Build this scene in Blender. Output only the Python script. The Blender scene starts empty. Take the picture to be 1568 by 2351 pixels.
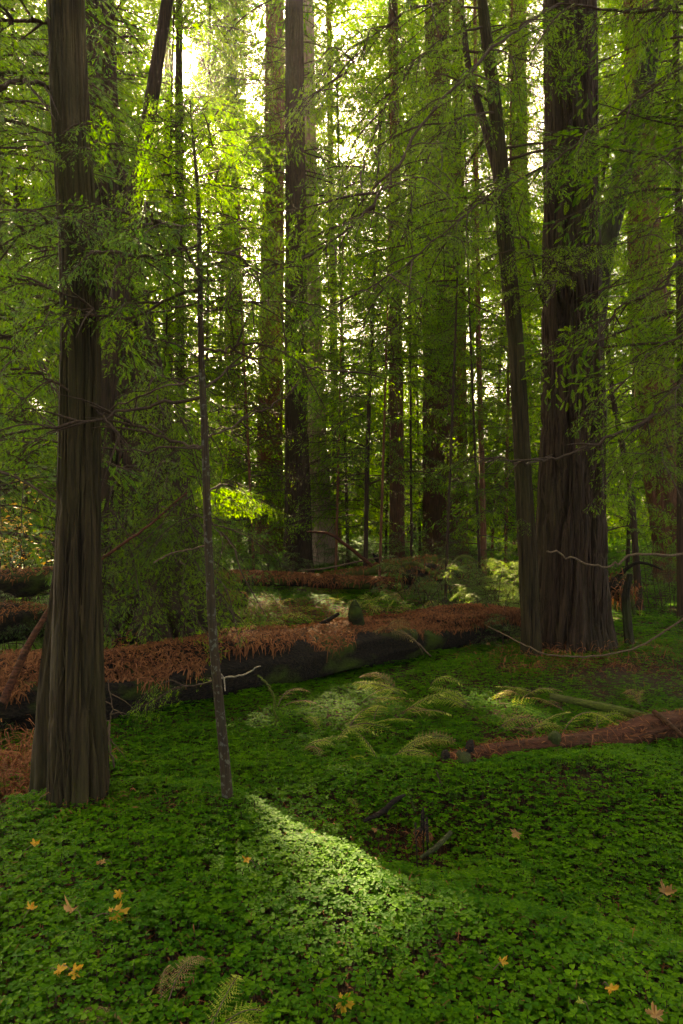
import bpy, math, random
import numpy as np
R = math.radians
C = bpy.context.scene.collection
PI = math.pi
CAMZ = 1.6

# ------------------------------------------------------------------ frame: x right, y into the wood, z up (metres)
def P(px, py, D):
    return np.array([(px - 784) / 1567 * D, D, CAMZ + (1175 - py) / 1567 * D])
SUN = np.array([-0.2387, 1.0, 0.665]); SUN /= np.linalg.norm(SUN)

# ------------------------------------------------------------------ noise
class Noise2:
    def __init__(s, seed, nu=64, nv=64):
        s.g = np.random.RandomState(seed).rand(nv, nu); s.nu, s.nv = nu, nv
    def __call__(s, u, v):
        u = np.asarray(u, float); v = np.asarray(v, float)
        iu = np.floor(u).astype(int); iv = np.floor(v).astype(int)
        fu = u - iu; fv = v - iv
        fu = fu * fu * (3 - 2 * fu); fv = fv * fv * (3 - 2 * fv)
        a = iu % s.nu; b = (iu + 1) % s.nu; c = iv % s.nv; d = (iv + 1) % s.nv
        return (s.g[c, a] * (1 - fu) + s.g[c, b] * fu) * (1 - fv) + (s.g[d, a] * (1 - fu) + s.g[d, b] * fu) * fv
NA, NB, NC = Noise2(1), Noise2(2), Noise2(3)
def smooth(t):
    t = np.clip(t, 0, 1); return t * t * (3 - 2 * t)

def gh(x, y):
    """height of the forest floor"""
    x = np.asarray(x, float); y = np.asarray(y, float)
    def g(x0, y0, h, sx, sy): return h * np.exp(-((x - x0) / sx) ** 2 - ((y - y0) / sy) ** 2)
    crest = np.interp(x, [-6, -3, -1.58, -1.3, -.95, -.63, -.5, 0, .14, .6, 1.5, 3], [2.6, 2.9, 3.15, 3.34, 3.44, 3.4, 3.22, 2.8, 2.6, 2.3, 1.9, 1.5])
    z = .15 * smooth((crest + .42 - y) / .42)
    z = z + g(.42, 3.28, -.16, .38, .28) + g(1.25, 3.75, .15, 1.0, .45) + g(2.35, 7.0, .08, 1.6, 1.0) + g(-.3, 5.0, .06, .9, .9) + g(1.2, 5.4, .05, 1.0, .8)
    z = z + .085 * (NA(x * 1.25 + 9, y * 1.25) - .5) + .09 * (NB(x * .45 + 3, y * .45) - .5) * smooth((y - 3) / 3)
    z = z + .5 * (NC(x * .09 + 5, y * .09 + 2) - .5) * smooth((np.hypot(x, y) - 10) / 14)
    return z
def G(px, py):
    """floor point seen at (px, py)"""
    D = 4.0
    for _ in range(60):
        x = (px - 784) / 1567 * D
        z = float(gh(x, D)); want = (CAMZ - z) / max((py - 1175) / 1567, .02)
        D = .6 * D + .4 * want
    return np.array([(px - 784) / 1567 * D, D, float(gh((px - 784) / 1567 * D, D))])

# ------------------------------------------------------------------ sun lanes: places on the floor the sun reaches (foliage leaves a gap there)
E1 = np.cross(SUN, [0, 0, 1]); E1 /= np.linalg.norm(E1)
E2 = np.cross(E1, SUN)
LANES = []
def lane(c, a, b, rot=0.0, p=1.0, start=.4): LANES.append((np.asarray(c, float), a, b, rot, p, start))
def in_lane(p, grow=0.0, wood=False):
    hit = np.zeros(len(p), bool)
    for c, a, b, rot, p_, start in LANES:
        if wood and p_ < .95: continue
        q = p - c
        t = q @ SUN; u = q @ E1; v = q @ E2
        cr, sr = math.cos(rot), math.sin(rot)
        u, v = u * cr + v * sr, -u * sr + v * cr
        lim = 1.12 - 1.0 * NB(u * 11 + c[0] * 7, v * 11 + 3) if a < .6 and start == .4 else 1
        hit |= (t > start) & ((u / (a + grow)) ** 2 + (v / (b + grow)) ** 2 < lim) & ((p_ >= 1) | (LR.rand(len(p)) < p_))
    if wood: return hit
    for x0, x1, y1, d0 in GLADES:      # openings in the far canopy where the sky shows
        px = 784 + p[:, 0] / p[:, 1] * 1567; py = 1175 - (p[:, 2] - CAMZ) / p[:, 1] * 1567
        w = .75 + .5 * NA(py / 60 + x0, px / 60)
        hit |= (p[:, 1] > d0) & (np.abs(px - (x0 + x1) / 2) < (x1 - x0) / 2 * w) & (py < y1 * w) & (LR.rand(len(p)) < .6)
    return hit
LR = np.random.RandomState(4)
GLADES = [(566, 612, 260, 18), (1208, 1256, 380, 14), (975, 1010, 60, 18)]

# ------------------------------------------------------------------ mesh builder
class MB:
    def __init__(s): s.v = []; s.f = []; s.n = 0
    def add(s, V, F, mat=0, var=0.5):
        V = np.asarray(V, np.float32).reshape(-1, 3); F = np.asarray(F, np.int64)
        if len(V) == 0 or len(F) == 0: return
        var = np.broadcast_to(np.asarray(var, np.float32), (len(F),))
        s.v.append(V); s.f.append((F + s.n, mat, var)); s.n += len(V)
    def build(s, name, mats, parent=None, origin=(0, 0, 0), smooth=False):
        V = np.concatenate(s.v) - np.asarray(origin, np.float32)
        me = bpy.data.meshes.new(name)
        me.vertices.add(len(V)); me.vertices.foreach_set('co', np.ascontiguousarray(V, np.float32).ravel())
        loops = np.concatenate([f.ravel() for f, m, v in s.f]).astype(np.int32)
        sizes = np.concatenate([np.full(len(f), f.shape[1], np.int32) for f, m, v in s.f])
        starts = np.concatenate([[0], np.cumsum(sizes)[:-1]]).astype(np.int32)
        mi = np.concatenate([np.full(len(f), m, np.int32) for f, m, v in s.f])
        var = np.concatenate([v for f, m, v in s.f]).astype(np.float32)
        me.loops.add(len(loops)); me.loops.foreach_set('vertex_index', loops)
        me.polygons.add(len(starts)); me.polygons.foreach_set('loop_start', starts)
        me.polygons.foreach_set('material_index', mi)
        me.polygons.foreach_set('use_smooth', np.full(len(starts), smooth, bool))
        at = me.attributes.new('tone', 'FLOAT', 'FACE'); at.data.foreach_set('value', var)
        me.update(calc_edges=True)
        for m in (mats if isinstance(mats, (list, tuple)) else [mats]): me.materials.append(m)
        o = bpy.data.objects.new(name, me); C.objects.link(o)
        if parent is not None: o.parent = parent
        return o

def thing(name, label, cat, loc, group=None):
    o = bpy.data.objects.new(name, None); C.objects.link(o)
    o.location = [float(a) for a in loc]; o.empty_display_size = .2
    o['label'] = label; o['category'] = cat
    if group: o['group'] = group
    return o
def tag(o, label, cat, group=None, kind=None):
    if label: o['label'] = label
    if cat: o['category'] = cat
    if group: o['group'] = group
    if kind: o['kind'] = kind
    return o

def frames(p):
    t = np.gradient(p, axis=0); t /= np.linalg.norm(t, axis=1)[:, None] + 1e-12
    a = np.array([0, 0, 1.]) if abs(t[0, 2]) < .8 else np.array([0, 1., 0])
    us = []; u = np.cross(t[0], a); u /= np.linalg.norm(u)
    for i in range(len(p)):
        u = u - t[i] * (u @ t[i]); u /= np.linalg.norm(u) + 1e-12; us.append(u)
    u = np.array(us); w = np.cross(t, u)
    return t, u, w
def tube(mb, p, r, n=6, mat=0, var=.5, cap=True):
    p = np.asarray(p, float); r = np.broadcast_to(np.asarray(r, float), (len(p),))
    t, u, w = frames(p)
    a = np.arange(n) / n * 2 * PI
    V = p[:, None] + r[:, None, None] * (np.cos(a)[None, :, None] * u[:, None] + np.sin(a)[None, :, None] * w[:, None])
    m = len(p); i = np.arange(m - 1)[:, None] * n; k = np.arange(n)[None]
    F = np.stack([i + k, i + (k + 1) % n, i + n + (k + 1) % n, i + n + k], -1).reshape(-1, 4)
    mb.add(V.reshape(-1, 3), F, mat, var)
    if cap and n > 4:
        mb.add(V[-1], [list(range(n))], mat, var); mb.add(V[0], [list(range(n))[::-1]], mat, var)
def curve(pts, n=24):
    """smooth path through the points (Catmull-Rom)"""
    p = np.asarray(pts, float); m = len(p)
    if m == 2: return p[0] + (p[1] - p[0]) * np.linspace(0, 1, n)[:, None]
    q = np.concatenate([[2 * p[0] - p[1]], p, [2 * p[-1] - p[-2]]])
    s = np.linspace(0, m - 1 - 1e-9, n); i = s.astype(int); f = (s - i)[:, None]
    a, b, c, d = q[i], q[i + 1], q[i + 2], q[i + 3]
    return .5 * (2 * b + (c - a) * f + (2 * a - 5 * b + 4 * c - d) * f ** 2 + (3 * b - a - 3 * c + d) * f ** 3)

# ------------------------------------------------------------------ materials
def nt(name):
    m = bpy.data.materials.new(name); m.use_nodes = True
    t = m.node_tree; t.nodes.clear()
    return m, t, lambda k, **kw: mk(t, k, **kw)
def mk(t, k, **kw):
    n = t.nodes.new(k)
    for a, b in kw.items():
        if a in n.inputs.keys(): n.inputs[a].default_value = b
        else: setattr(n, a, b)
    return n
def ramp(t, fac, stops):
    n = t.nodes.new('ShaderNodeValToRGB'); e = n.color_ramp.elements
    while len(e) < len(stops): e.new(.5)
    for el, (p, c) in zip(e, stops): el.position = p; el.color = (*c, 1)
    t.links.new(fac, n.inputs[0]); return n.outputs[0]
def mixc(t, fac, a, b):
    n = t.nodes.new('ShaderNodeMix'); n.data_type = 'RGBA'
    for s, x in ((0, fac), (6, a), (7, b)):
        if hasattr(x, 'links'): t.links.new(x, n.inputs[s])
        elif isinstance(x, (tuple, list)): n.inputs[s].default_value = (*x, 1)
        else: n.inputs[s].default_value = x
    return n.outputs[2]

def bark(name, dark, light, green=(.05, .06, .025), gamt=.45, scale=1.0, speck=0.0, bump=.6, axis='z', bd=.012, gthr=(.42, .66)):
    m, t, N = nt(name); L = t.links.new
    co = N('ShaderNodeTexCoord')
    def noise(sx, sz, sc, det=4):
        mp = N('ShaderNodeMapping'); mp.inputs['Scale'].default_value = (sx, sx, sz) if axis == 'z' else (sz, sx, sx)
        L(co.outputs['Object'], mp.inputs[0])
        n = N('ShaderNodeTexNoise', Scale=sc * scale, Detail=det, Roughness=.6); L(mp.outputs[0], n.inputs['Vector'])
        return n.outputs['Fac']
    fine = noise(1, .045, 70); mid = noise(1, .05, 22); blot = noise(1, .5, 2.2, 3); cross = noise(1, .6, 30, 5)
    c = ramp(t, fine, [(.38, dark), (.62, light)])
    c = mixc(t, ramp(t, mid, [(.35, (0, 0, 0)), (.7, (.55, .55, .55))]), c, tuple(a * .75 for a in light))
    c = mixc(t, ramp(t, blot, [(gthr[0], (0, 0, 0)), (gthr[1], (gamt,) * 3)]), c, green)
    if speck:
        s = noise(1, 1, 26, 3)
        c = mixc(t, ramp(t, s, [(.56, (0, 0, 0)), (.62, (speck,) * 3)]), c, (.15, .145, .10))
    b = N('ShaderNodeBsdfPrincipled', Roughness=.92); L(c, b.inputs['Base Color'])
    b.inputs['Specular IOR Level'].default_value = .25
    h = N('ShaderNodeMath', operation='ADD'); L(fine, h.inputs[0]); L(cross, h.inputs[1])
    bp = N('ShaderNodeBump', Strength=bump, Distance=bd); L(h.outputs[0], bp.inputs['Height']); L(bp.outputs[0], b.inputs['Normal'])
    o = N('ShaderNodeOutputMaterial'); L(b.outputs[0], o.inputs[0])
    return m

def leafmat(name, lo, hi, tr_lo, tr_hi, trans=.45, rough=.45, spec=.4, patch=.6):
    """leaf: reflects lo..hi by each leaf's own tone, lets light through coloured tr_lo..tr_hi"""
    m, t, N = nt(name); L = t.links.new
    at = N('ShaderNodeAttribute', attribute_name='tone')
    co = N('ShaderNodeTexCoord'); n = N('ShaderNodeTexNoise', Scale=patch, Detail=2); L(co.outputs['Object'], n.inputs['Vector'])
    f = N('ShaderNodeMath', operation='MULTIPLY_ADD'); L(n.outputs['Fac'], f.inputs[0]); f.inputs[1].default_value = .7
    g = N('ShaderNodeMath', operation='SUBTRACT'); L(at.outputs['Fac'], g.inputs[0]); g.inputs[1].default_value = .35
    L(g.outputs[0], f.inputs[2]); f.use_clamp = True
    b = N('ShaderNodeBsdfPrincipled', Roughness=rough); b.inputs['Specular IOR Level'].default_value = spec
    L(ramp(t, f.outputs[0], [(.15, lo), (.85, hi)]), b.inputs['Base Color'])
    tr = N('ShaderNodeBsdfTranslucent'); L(ramp(t, f.outputs[0], [(.15, tr_lo), (.85, tr_hi)]), tr.inputs['Color'])
    mx = N('ShaderNodeMixShader', Fac=trans); L(b.outputs[0], mx.inputs[1]); L(tr.outputs[0], mx.inputs[2])
    o = N('ShaderNodeOutputMaterial'); L(mx.outputs[0], o.inputs[0])
    return m

M = {}
M['bark_grey'] = bark('bark_grey', (.009, .0055, .002), (.060, .037, .014), (.042, .037, .008), .5)
M['bark_warm'] = bark('bark_warm', (.026, .010, .005), (.125, .052, .026), (.05, .04, .015), .3)
M['bark_brown'] = bark('bark_brown', (.013, .007, .004), (.068, .036, .019), (.038, .032, .012), .4)
M['bark_red'] = bark('bark_red', (.05, .018, .008), (.20, .078, .038), (.06, .045, .025), .25)
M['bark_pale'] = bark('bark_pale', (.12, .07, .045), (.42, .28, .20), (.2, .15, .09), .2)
M['bark_sapling'] = bark('bark_sapling', (.022, .012, .006), (.058, .034, .016), (.05, .05, .025), .3, 1.6, .5, .3)
M['twig'] = bark('twig', (.03, .017, .010), (.085, .048, .028), (.05, .045, .02), .2, 2, 0, .2)
M['dead_twig'] = bark('dead_twig', (.07, .042, .022), (.17, .105, .06), (.12, .10, .05), .2, 2, 0, .2)
M['bleached'] = bark('bleached', (.18, .14, .09), (.36, .28, .19), (.2, .18, .10), .2, 2, 0, .2)
M['red_wood'] = bark('red_wood', (.028, .008, .004), (.135, .042, .018), (.06, .05, .015), .3, 1, 0, .9, 'x', .02)
M['rot'] = bark('rot', (.005, .0035, .002), (.032, .019, .009), (.06, .085, .008), .9, 1.0, 0, 1.0, 'x', .035, (.53, .66))
M['moss'] = bark('moss', (.04, .055, .006), (.13, .16, .015), (.09, .06, .03), .5, 2.0, 0, 1.0, 'x', .02)
M['moss_stem'] = bark('moss_stem', (.014, .012, .006), (.06, .045, .022), (.06, .08, .012), .8, 1.6, 0, 1.0, 'z', .02)
M['moss_dark'] = bark('moss_dark', (.02, .025, .007), (.06, .06, .018), (.07, .09, .015), .6, 2, 0, 1.0)
M['needles'] = leafmat('needles', (.038, .092, .006), (.12, .195, .008), (.07, .25, .004), (.31, .52, .006), .52, .5, .2)
M['needles_blue'] = leafmat('needles_blue', (.025, .072, .014), (.075, .145, .018), (.07, .23, .010), (.26, .46, .012), .5, .45, .35)
M['needles_far'] = leafmat('needles_far', (.035, .085, .006), (.12, .18, .008), (.08, .26, .004), (.29, .48, .006), .56, .5, .15)
M['needles_dead'] = leafmat('needles_dead', (.10, .04, .015), (.22, .09, .03), (.2, .07, .02), (.3, .14, .04), .3)
M['sorrel'] = leafmat('sorrel', (.020, .085, .004), (.074, .18, .006), (.05, .24, .003), (.20, .44, .004), .4, .55, .05, .9)
M['fern'] = leafmat('fern', (.18, .25, .02), (.38, .40, .06), (.34, .44, .03), (.58, .6, .08), .5, .6, .2)
M['fern_tan'] = leafmat('fern_tan', (.16, .10, .03), (.36, .25, .10), (.3, .18, .04), (.45, .32, .1), .4, .6, .2)
M['fern_pale'] = leafmat('fern_pale', (.26, .32, .04), (.46, .46, .09), (.34, .42, .04), (.6, .6, .1), .5, .6, .2)
M['yellow_leaf'] = leafmat('yellow_leaf', (.45, .22, .02), (.62, .38, .04), (.6, .3, .02), (.7, .45, .05), .35, .5, .3, 9)
M['tan_leaf'] = leafmat('tan_leaf', (.30, .15, .05), (.5, .28, .10), (.4, .18, .05), (.5, .3, .1), .3, .6, .2, 9)
M['litter'] = leafmat('litter', (.10, .032, .011), (.32, .115, .042), (.18, .06, .012), (.34, .12, .03), .15, .7, .15, 2.0)
M['shrub'] = leafmat('shrub', (.03, .075, .018), (.085, .15, .03), (.08, .22, .02), (.25, .38, .04), .4, .4, .4, 1.2)

def soil():
    m, t, N = nt('soil'); L = t.links.new
    co = N('ShaderNodeTexCoord')
    a = N('ShaderNodeTexNoise', Scale=1.3, Detail=5); L(co.outputs['Object'], a.inputs['Vector'])
    b = N('ShaderNodeTexNoise', Scale=60, Detail=4); L(co.outputs['Object'], b.inputs['Vector'])
    c = ramp(t, b.outputs['Fac'], [(.3, (.018, .010, .006)), (.7, (.085, .036, .018))])
    c = mixc(t, ramp(t, a.outputs['Fac'], [(.45, (0, 0, 0)), (.65, (.5, .5, .5))]), c, (.03, .038, .012))
    s = N('ShaderNodeBsdfPrincipled', Roughness=.95); L(c, s.inputs['Base Color']); s.inputs['Specular IOR Level'].default_value = .15
    bp = N('ShaderNodeBump', Strength=.8, Distance=.02); L(b.outputs['Fac'], bp.inputs['Height']); L(bp.outputs[0], s.inputs['Normal'])
    o = N('ShaderNodeOutputMaterial'); L(s.outputs[0], o.inputs[0]); return m
M['soil'] = soil()

# ------------------------------------------------------------------ ground
def build_ground():
    y = np.concatenate([np.arange(-14, 1, 1.0), np.arange(1, 10, .07), np.geomspace(10, 150, 70)])
    xh = np.concatenate([np.arange(0, 6, .08), np.geomspace(6, 90, 36)])
    x = np.concatenate([-xh[:0:-1], xh])
    X, Y = np.meshgrid(x, y); Z = gh(X, Y)
    n, m = len(x), len(y)
    i = np.arange(m - 1)[:, None] * n + np.arange(n - 1)[None]
    F = np.stack([i, i + 1, i + n + 1, i + n], -1).reshape(-1, 4)
    mb = MB(); mb.add(np.stack([X, Y, Z], -1), F)
    tag(mb.build('ground', M['soil'], smooth=True), None, None, kind='structure')

# ------------------------------------------------------------------ sprigs and sprays
def unit_near(k=8):
    V = [(0, -.012, 0), (1, -.004, 0), (1, .004, 0), (0, .012, 0)]; F = [(0, 1, 2, 3)]
    for i in range(k):
        x = .06 + .9 * i / (k - 1)
        l = .24 * (1 - .55 * abs(2 * x - .9) ** 2); w = .036
        for s in (-1, 1):
            d = np.array([math.cos(R(52)), s * math.sin(R(52)), .12]); q = np.array([-d[1], d[0], 0])
            b = np.array([x + (.03 if s > 0 else 0), 0, 0]); n0 = len(V)
            V += [tuple(b), tuple(b + d * l * .45 + q * w), tuple(b + d * l), tuple(b + d * l * .45 - q * w)]
            F.append((n0, n0 + 1, n0 + 2, n0 + 3))
    return np.array(V), np.array(F)
U_NEAR = unit_near()
U_MID = (np.array([(0, 0, 0), (.22, .06, .01), (.6, .085, .0), (1, 0, -.05), (.62, -.085, 0), (.25, -.06, .01)]), np.array([[0, 1, 2, 3, 4, 5]]))
U_FAR = (np.array([(0, 0, 0), (.45, .12, 0), (1, 0, -.05), (.5, -.12, 0)]), np.array([[0, 1, 2, 3]]))

def place(unit, o, d, nrm, ln, rng, tone):
    """copies of a leaf unit at o along d"""
    U, F = unit; N, K = len(o), len(U)
    d = d / (np.linalg.norm(d, axis=1)[:, None] + 1e-9)
    s = np.cross(nrm, d); s /= np.linalg.norm(s, axis=1)[:, None] + 1e-9
    w = np.cross(d, s)
    V = o[:, None] + ln[:, None, None] * (U[None, :, :1] * d[:, None] + U[None, :, 1:2] * s[:, None] + U[None, :, 2:] * w[:, None])
    FF = (np.arange(N)[:, None, None] * K + F[None]).reshape(-1, F.shape[1])
    return V.reshape(-1, 3), FF, np.repeat(tone, len(F))

def ribbons(P0, P1, P2, r):
    """three-sided tubes along bent paths: arrays of start, middle, end"""
    N = len(P0); d = P2 - P0; d /= np.linalg.norm(d, axis=1)[:, None] + 1e-9
    a = np.cross(d, np.tile([0, 0, 1.], (N, 1))); a /= np.linalg.norm(a, axis=1)[:, None] + 1e-9
    b = np.cross(d, a)
    rings = []
    for Q, k in ((P0, 1), (P1, .75), (P2, .35)):
        rings.append(np.stack([Q + (r * k)[:, None] * (math.cos(q) * a + math.sin(q) * b) for q in (0, 2.1, 4.2)], 1))
    V = np.concatenate(rings, 1)
    f = [(j * 3 + i, j * 3 + (i + 1) % 3, j * 3 + 3 + (i + 1) % 3, j * 3 + 3 + i) for j in range(2) for i in range(3)]
    F = (np.arange(N)[:, None, None] * 9 + np.array(f)[None]).reshape(-1, 4)
    return V.reshape(-1, 3), F

def spray(L, lod, seed, droop=.35, dens=1.0, width=.42, rad=None, path=None, start=.12):
    """one redwood branch along +x: stem, side twigs, sprigs. returns wood (V,F), leaf (V,F,tone)"""
    rng = np.random.RandomState(seed)
    n = 12
    s = np.linspace(0, 1, n)
    if path is None:
        ph = rng.rand(2) * 6
        path = np.stack([L * s, L * .05 * np.sin(3 * s + ph[0]) * s, L * (.16 * s - droop * s ** 2 + .02 * np.sin(7 * s + ph[1]))], 1)
    else:
        path = curve(path, n)
        L = np.linalg.norm(np.diff(path, axis=0), axis=1).sum()
    sprig = {'near': .062, 'mid': .085, 'far': .115, 'roof': .42}[lod]
    gap2 = {'near': .055, 'mid': .075, 'far': .115, 'roof': .40}[lod] / dens
    n2 = max(8, int(L * (1 - start) / gap2))
    t2 = start + (1 - start) * (np.arange(n2) + rng.rand(n2) * .6) / n2
    side = np.where(np.arange(n2) % 2 == 0, 1., -1.)
    f = t2 * (n - 1); i = np.clip(f.astype(int), 0, n - 2); fr = (f - i)[:, None]
    o = path[i] * (1 - fr) + path[i + 1] * fr
    tg = path[i + 1] - path[i]; tg /= np.linalg.norm(tg, axis=1)[:, None]
    up = np.tile([0, 0, 1.], (n2, 1)) + rng.randn(n2, 3) * .25
    lat = np.cross(up, tg); lat /= np.linalg.norm(lat, axis=1)[:, None]
    an = R(52) + rng.randn(n2) * .2
    d2 = tg * np.cos(an)[:, None] + lat * (side * np.sin(an))[:, None] + np.array([0, 0, 1]) * (rng.randn(n2) * .12 - .12)[:, None]
    l2 = min(L, 2.2) * width * (1.02 - t2) ** .75 * (.45 + .9 * np.minimum(t2 * 2.2, 1)) * rng.uniform(.45, 1.15, n2)
    l2 = np.maximum(l2, sprig * .8)
    sag = (.22 + .3 * rng.rand(n2)) * l2
    def at2(idx, u):
        q = o[idx] + d2[idx] * (l2[idx] * u)[:, None]; q[:, 2] -= sag[idx] * u ** 2; return q
    ix = np.arange(n2)
    r0 = rad if rad else .006 + .006 * L
    wood = MB(); tube(wood, path, r0 * (1.05 - .85 * s), 5 if lod == 'near' else 3, cap=False)
    WV, WF = wood.v, [a[0] for a in wood.f]
    V3, F3 = ribbons(at2(ix, np.zeros(n2)), at2(ix, np.full(n2, .5)), at2(ix, np.ones(n2)), np.full(n2, r0 * (.20 if lod == 'near' else .28)))
    wv = np.concatenate(WV + [V3]); wf = np.concatenate(WF + [F3 + sum(len(a) for a in WV)])
    # sprigs along every side twig, both sides, with a share standing on short third-order twigs
    k = np.maximum(2, (l2 / sprig * {'near': 2.6, 'mid': 3.6, 'far': 3.2, 'roof': 2.6}[lod] * dens).astype(int)); idx = np.repeat(ix, k); N = len(idx)
    u = rng.rand(N) ** .8
    p = at2(idx, u)
    sd = np.where(rng.rand(N) < .5, 1., -1.)
    t = d2[idx].copy(); t[:, 2] -= 2 * sag[idx] * u / l2[idx]; t /= np.linalg.norm(t, axis=1)[:, None]
    upn = up[idx] + rng.randn(N, 3) * .35
    la = np.cross(upn, t); la /= np.linalg.norm(la, axis=1)[:, None] + 1e-9
    tip = u > .93
    a3 = np.where(tip, rng.randn(N) * .2, (R(48) + rng.randn(N) * .22) * sd)
    d3 = t * np.cos(a3)[:, None] + la * np.sin(a3)[:, None]; d3[:, 2] -= (.18 + .25 * rng.rand(N)) * (1 if lod == 'near' else 1.7)
    off = rng.rand(N) * sprig * .8 * (l2[idx] > sprig * 2.5)
    p = p + d3 * (off * (np.abs(a3) > .35))[:, None]
    ln = sprig * rng.uniform(.55, 1.25, N)
    tone = np.clip(rng.normal(.5, .16, N) + .15 * (u - .5), 0, 1)
    unit = {'near': U_NEAR, 'mid': U_MID, 'far': U_FAR, 'roof': U_FAR}[lod]
    lv, lf, lt = place(unit, p, d3, upn, ln, rng, tone)
    return (wv, wf), (lv, lf, lt)

TPL = {
    'near': [spray(1.3, 'near', 10 + i, .22 + .06 * i, 1.0) for i in range(5)],
    'mid': [spray(2.0, 'mid', 30 + i, .20 + .05 * i, 1.0) for i in range(6)],
    'far': [spray(2.6, 'far', 50 + i, .26 + .06 * i, 1.0, .5) for i in range(6)],
    'roof': [spray(3.6, 'roof', 70 + i, .2 + .05 * i, 1.1) for i in range(4)],
}
def rot_z(a): return np.array([[math.cos(a), -math.sin(a), 0], [math.sin(a), math.cos(a), 0], [0, 0, 1]])
def rot_y(a): return np.array([[math.cos(a), 0, math.sin(a)], [0, 1, 0], [-math.sin(a), 0, math.cos(a)]])
def rot_x(a): return np.array([[1, 0, 0], [0, math.cos(a), -math.sin(a)], [0, math.sin(a), math.cos(a)]])

def lod_far(p): return p[1] > 5.5
def put_spray(mb, tpl, pos, az, pitch, roll, sc, rng, thin=1.0, shift=0.0, cull=True):
    (wv, wf), (lv, lf, lt) = tpl
    Rm = rot_z(az) @ rot_y(-pitch) @ rot_x(roll)
    w = wv * sc @ Rm.T + pos
    mb.add(w, wf[~in_lane(w[wf[:, 0]], wood=True)] if cull and LANES and lod_far(pos) else wf, 0)
    v = lv * sc @ Rm.T + pos
    k = lf.shape[1]; keep = np.ones(len(lf), bool)
    if thin < 1: keep &= rng.rand(len(lf)) < thin
    if cull and LANES:
        keep &= ~in_lane(v[lf[:, 0]])
    f = lf[keep]
    if len(f): mb.add(v[f.ravel()], np.arange(f.size).reshape(-1, k), 1, np.clip(lt[keep] + shift, 0, 1))

# ------------------------------------------------------------------ trunks
def trunk_path(ctrl, D, ztop):
    """ctrl: (px, py, half width px) from the foot up -> z, x, y, r arrays, run on to ztop"""
    pts = [(*P(px, py, D), hw / 1567 * D) for px, py, hw in ctrl]
    a = np.array(pts); a = a[np.argsort(a[:, 2])]
    if ztop > a[-1, 2]:
        k = (a[-1, 0] - a[-2, 0]) / max(a[-1, 2] - a[-2, 2], .5)
        h = ztop - a[-1, 2]
        a = np.vstack([a, [a[-1, 0] + k * h * .6, a[-1, 1], ztop, max(a[-1, 3] * (1 - h / (h + 12)), min(.03, a[-1, 3]))]])
    return a
def trunk_mesh(a, seed, zfoot, nseg=48, dz=.25, ridge=.05, cells=14, flare=.0, twist=.0, lobes=0):
    z = np.arange(zfoot, a[-1, 2], dz)
    # finer rings near the viewer's height
    x = np.interp(z, a[:, 2], a[:, 0]); y = np.interp(z, a[:, 2], a[:, 1]); r = np.interp(z, a[:, 2], a[:, 3])
    w = max(3, int(.5 / dz)); ker = np.ones(w) / w
    if len(z) > 3 * w:
        pad = lambda q: np.convolve(np.pad(q, w, mode='edge'), ker, 'same')[w:-w]
        x, y, r = pad(x), pad(y), pad(r)
    r = r * (1 + flare * np.exp(-(z - zfoot) / .45))
    th = np.arange(nseg) / nseg * 2 * PI
    n1 = Noise2(seed, cells, 64); n2 = Noise2(seed + 1, max(4, cells // 4), 64); n3 = Noise2(seed + 2, cells * 2, 97)
    Z, T = np.meshgrid(z, th, indexing='ij')
    wob = (n2(T / (2 * PI) * max(4, cells // 4), Z * .9) - .5) * 1.6 + twist * Z
    u = T / (2 * PI) * cells + wob * 1.0
    a1 = np.clip(np.abs(2 * n1(u, Z * .95) - 1) * 3.4, 0, 1) ** .6; a2 = np.clip(np.abs(2 * n3(u * 2, Z * 2.2) - 1) * 2.4, 0, 1)
    hgt = 1.15 * a1 + .45 * a2 - .9
    big = n2(T / (2 * PI) * max(4, cells // 4), Z * .25 + 7) - .5
    lob = lobes * np.cos(5 * T + seed) * np.exp(-(Z - zfoot) / 1.0) * .5
    rr = r[:, None] * (1 + .10 * big + lob) - ridge * r[:, None] * 1.0 * (.6 - hgt)
    V = np.stack([x[:, None] + rr * np.cos(T), y[:, None] + rr * np.sin(T), Z], -1)
    m = len(z); i = np.arange(m - 1)[:, None] * nseg; k = np.arange(nseg)[None]
    F = np.stack([i + k, i + (k + 1) % nseg, i + nseg + (k + 1) % nseg, i + nseg + k], -1).reshape(-1, 4)
    mb = MB(); mb.add(V.reshape(-1, 3), F)
    mb.add(V[-1], [list(range(nseg))])
    return mb

def tree(label, D, ctrl, bark_m, crown=None, ztop=26, seed=0, nseg=40, dz=.3, ridge=.07, cells=14, flare=.15, lobes=0, name='redwood_tree', cat='tree', group=None, leaf='needles', twist=0):
    a = trunk_path(ctrl, D, ztop)
    x0, y0 = a[0, 0], a[0, 1]; zf = float(gh(x0, y0)) - .12
    a[0, 2] = min(a[0, 2], zf)
    root = thing(name, label, cat, (x0, y0, zf), group)
    trunk_mesh(a, seed * 7 + 100, zf, nseg, dz, ridge, cells, flare, twist, lobes).build('trunk', M[bark_m], root, (x0, y0, zf), True)
    if crown:
        mb = MB(); rng = np.random.RandomState(seed + 500)
        for c in (crown if isinstance(crown, list) else [crown]):
            crown_part(mb, a, rng, **c)
        if mb.n: mb.build('crown', [M['twig'], M[leaf]], root, (x0, y0, zf))
    root['axis'] = 0
    return root, a, (x0, y0, zf)

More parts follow.
